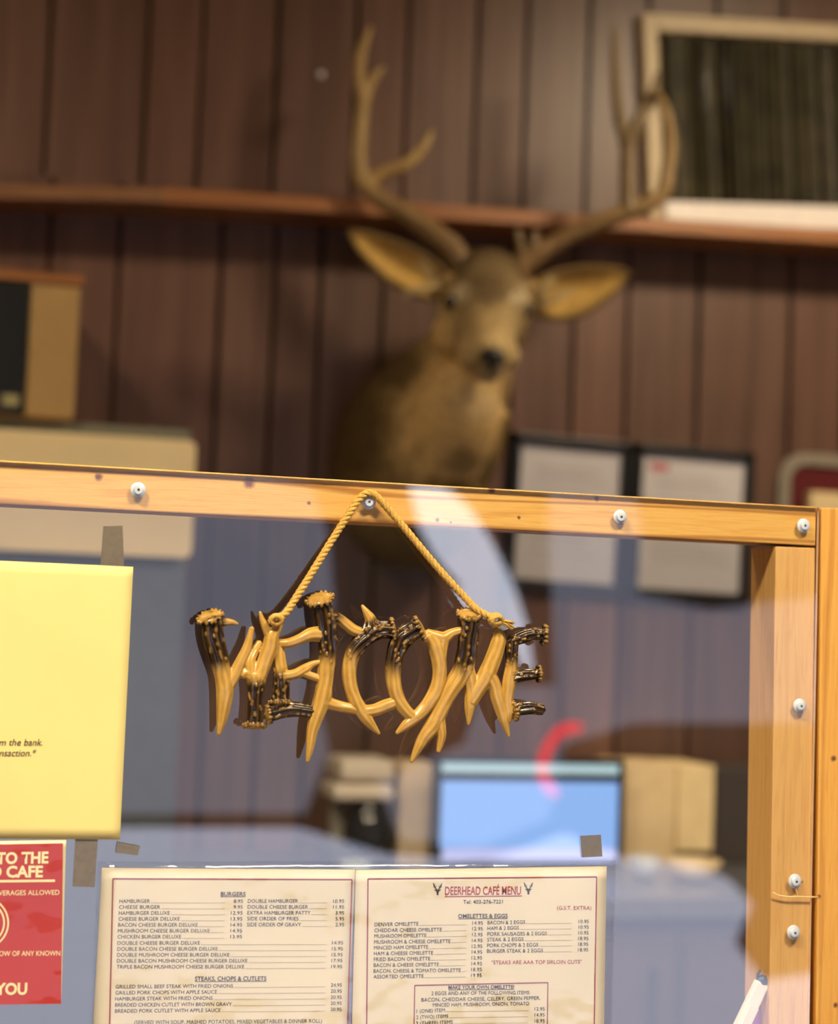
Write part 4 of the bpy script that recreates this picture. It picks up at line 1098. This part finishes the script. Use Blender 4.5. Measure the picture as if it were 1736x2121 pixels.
def to_counter(px, y): # picture y of the counter top at depth y
    lo, hi = 1600.0, 2121.0
    for _ in range(40):
        mid = (lo+hi)/2
        if at(px, mid, y).z > BC: lo = mid
        else: hi = mid
    return lo
M_card = plain('cream_carton', (0.80, 0.62, 0.36), 0.7, 0.06)
t = thing('cream_cabinet_box', at(1385, to_counter(1385, WALL-.2), WALL-.2), 'cream box with a side flap standing right of the blue monitor', 'box')
a, b_ = at(1297, 1582, WALL-.22), at(1476, 0, WALL-.22)
b2 = at(1478, 1586, WALL-.22); sp_ = at(1402, 1584, WALL-.22)
bm = bmesh.new(); box(bm, (a.x, WALL-.22, BC), (sp_.x, WALL-.05, a.z), .003); obj_bm('carton', bm, M_card, t, False)
bm = bmesh.new(); box(bm, (sp_.x+.001, WALL-.227, BC+.03), (b2.x, WALL-.06, a.z-.001), .003); obj_bm('flap', bm, plain('cream_flap', (0.86, 0.68, 0.38), 0.7, 0.06), t, False)
boxy('dark_box', (1484, 1590), (1600, to_counter(1500, WALL-.2)), WALL-.2, .15, plain('charcoal_card', (0.055, 0.045, 0.04), .5), 'charcoal box standing beside the cream box by the frame post', 'box')
boxy('cream_canister', (832, 1580), (893, to_counter(860, WALL-.28)), WALL-.28, .09, plain('cream_tin', (0.60, 0.47, 0.30), .45), 'narrow tall cream canister left of the monitor', 'canister', .008)
# white dishes stacked on a dark coffee pot machine
cy = WALL-.28
cmk = thing('coffee_maker', at(760, to_counter(760, cy), cy), 'white coffee maker with dark glass pot left of the cream canister', 'coffee maker')
def bx3(name, tl, br, y0_, dep, mt, bev=.006, zmin=None):
    a, b_ = at(*tl, y0_), at(*br, y0_); bm = bmesh.new(); box(bm, (a.x, y0_, zmin if zmin is not None else b_.z), (b_.x, y0_+dep, a.z), bev); return obj_bm(name, bm, mt, cmk, False)
M_wh = plain('white_plastic', (0.62, 0.55, 0.46), .4, .03)
bx3('tank', (708, 1574), (818, 1618), cy, .14, M_wh, .010)
bx3('filter_basket', (692, 1626), (816, 1660), cy-.02, .12, M_wh, .010)
bx3('column', (694, 1600), (812, 0), cy+.10, .04, plain('grey_plastic', (0.34, 0.32, 0.27), .5), .004, BC)
bx3('base', (692, 1765), (812, 0), cy-.03, .16, plain('base_plastic', (0.05, .05, .055), .4), .004, BC)
pz = at(780, 1765, cy).z; pc = at(764, 1700, cy+.035)
bm = bmesh.new(); Rm = .048
lathe(bm, [(.030, 0), (Rm, .012), (Rm*1.04, .04), (Rm*.8, .075), (Rm*.6, .09), (Rm*.62, .098)], Matrix.Translation((pc.x, cy+.03, pz)), 24)
obj_bm('glass_pot', bm, plain('coffee_glass', (0.018, 0.020, 0.025), .1), cmk)
# small things on the counter
def bowl(px, y, R, hgt, c, label):
    p = at(px, to_counter(px, y), y); p.z = BC; bm = bmesh.new()
    lathe(bm, [(R*.45, 0), (R*.8, hgt*.4), (R, hgt), (R*.95, hgt), (R*.72, hgt*.42), (R*.3, hgt*.15)], Matrix.Translation(p), 24)
    tag(obj_bm('bowl', bm, plain('dish_glaze', c, .25), None, origin=p), label, 'bowl', 'dishes on the back counter')
bowl(1335, WALL-.40, .030, .045, (0.55, 0.58, 0.60), 'small pale blue bowl in front of the cream box, nearer the monitor')
bowl(1435, WALL-.42, .055, .040, (0.75, 0.60, 0.38), 'wide cream bowl in front of the cream box, nearer the post')
bowl(735, WALL-.45, .030, .040, (0.35, 0.42, 0.40), 'small grey-green bowl in front of the coffee maker')

# pen and purple card behind the clear panel, against the right post
pA, pB = at(1578, 2035, .012), at(1516, 2165, .012)
pn = thing('marker_pen', pB, 'flat white marker with navy round end leaning against the post', 'pen')
dr = (pB-pA).normalized(); sd = dr.cross(Vector((0, 1, 0))).normalized(); 
fm = Matrix(((sd.x, 0, dr.x, pA.x), (sd.y, 1, dr.y, pA.y), (sd.z, 0, dr.z, pA.z), (0, 0, 0, 1)))
bm = bmesh.new(); box(bm, (-.0062, -.004, 0), (.0062, .004, (pB-pA).length), .0015, fm); box(bm, (-.0030, -.0048, .022), (.0062, -.0038, (pB-pA).length), .0004, fm)
obj_bm('barrel', bm, plain('white_marker', (0.78, 0.77, 0.70), .5), pn, False)
bm = bmesh.new(); sphere(bm, pA-dr*.0012, .0058, 16, (1, .8, 1)); tube(bm, [(pA+sd*(-.0052)-dr*.0005, .0013), (pA+sd*(-.0070)-dr*.005, .0013), (pA+sd*(-.0066)-dr*.009, .0010)], 8)
sd2 = -sd
obj_bm('end_cap', bm, plain('navy_cap', (0.05, 0.075, 0.13), .3), pn)
bm = bmesh.new(); vs = [at(x, y, .020) for x, y in ((1592, 2048), (1592, 2180), (1530, 2180))]
q = [bm.verts.new(v) for v in vs]; f0 = bm.faces.new(q); r_ = bmesh.ops.extrude_face_region(bm, geom=[f0])
for e in r_['geom']:
    if isinstance(e, bmesh.types.BMVert): e.co.y += .001
bmesh.ops.recalc_face_normals(bm, faces=bm.faces[:])
tag(obj_bm('purple_card', bm, plain('purple_card', (0.36, 0.10, 0.40), .5), None, False, origin=vs[1]), 'purple card tucked behind the white marker at the post', 'card')

# red neon ring hung at the street window (mirrored in the clear panel)
nr = thing('neon_ring', Vector((fr_pt(1180, 1580)[0], FRONT+.05, fr_pt(1180, 1580)[1])), 'red neon arc whose reflection glows in the clear panel', 'neon light')
bm = bmesh.new()
pts = [(1200, 1508), (1180, 1508), (1155, 1520), (1132, 1555), (1124, 1590), (1130, 1620), (1150, 1645)]
def mir(px, py): p = at(px, py, -(FRONT+.05)); return Vector((p.x, -p.y, p.z))
tube(bm, [(Vector(p), .016) for p in spline([tuple(mir(*p)) for p in pts], 5)], 10)
obj_bm('glass_tube', bm, emit('neon_red', (1.0, 0.03, 0.06), 3.6), nr)
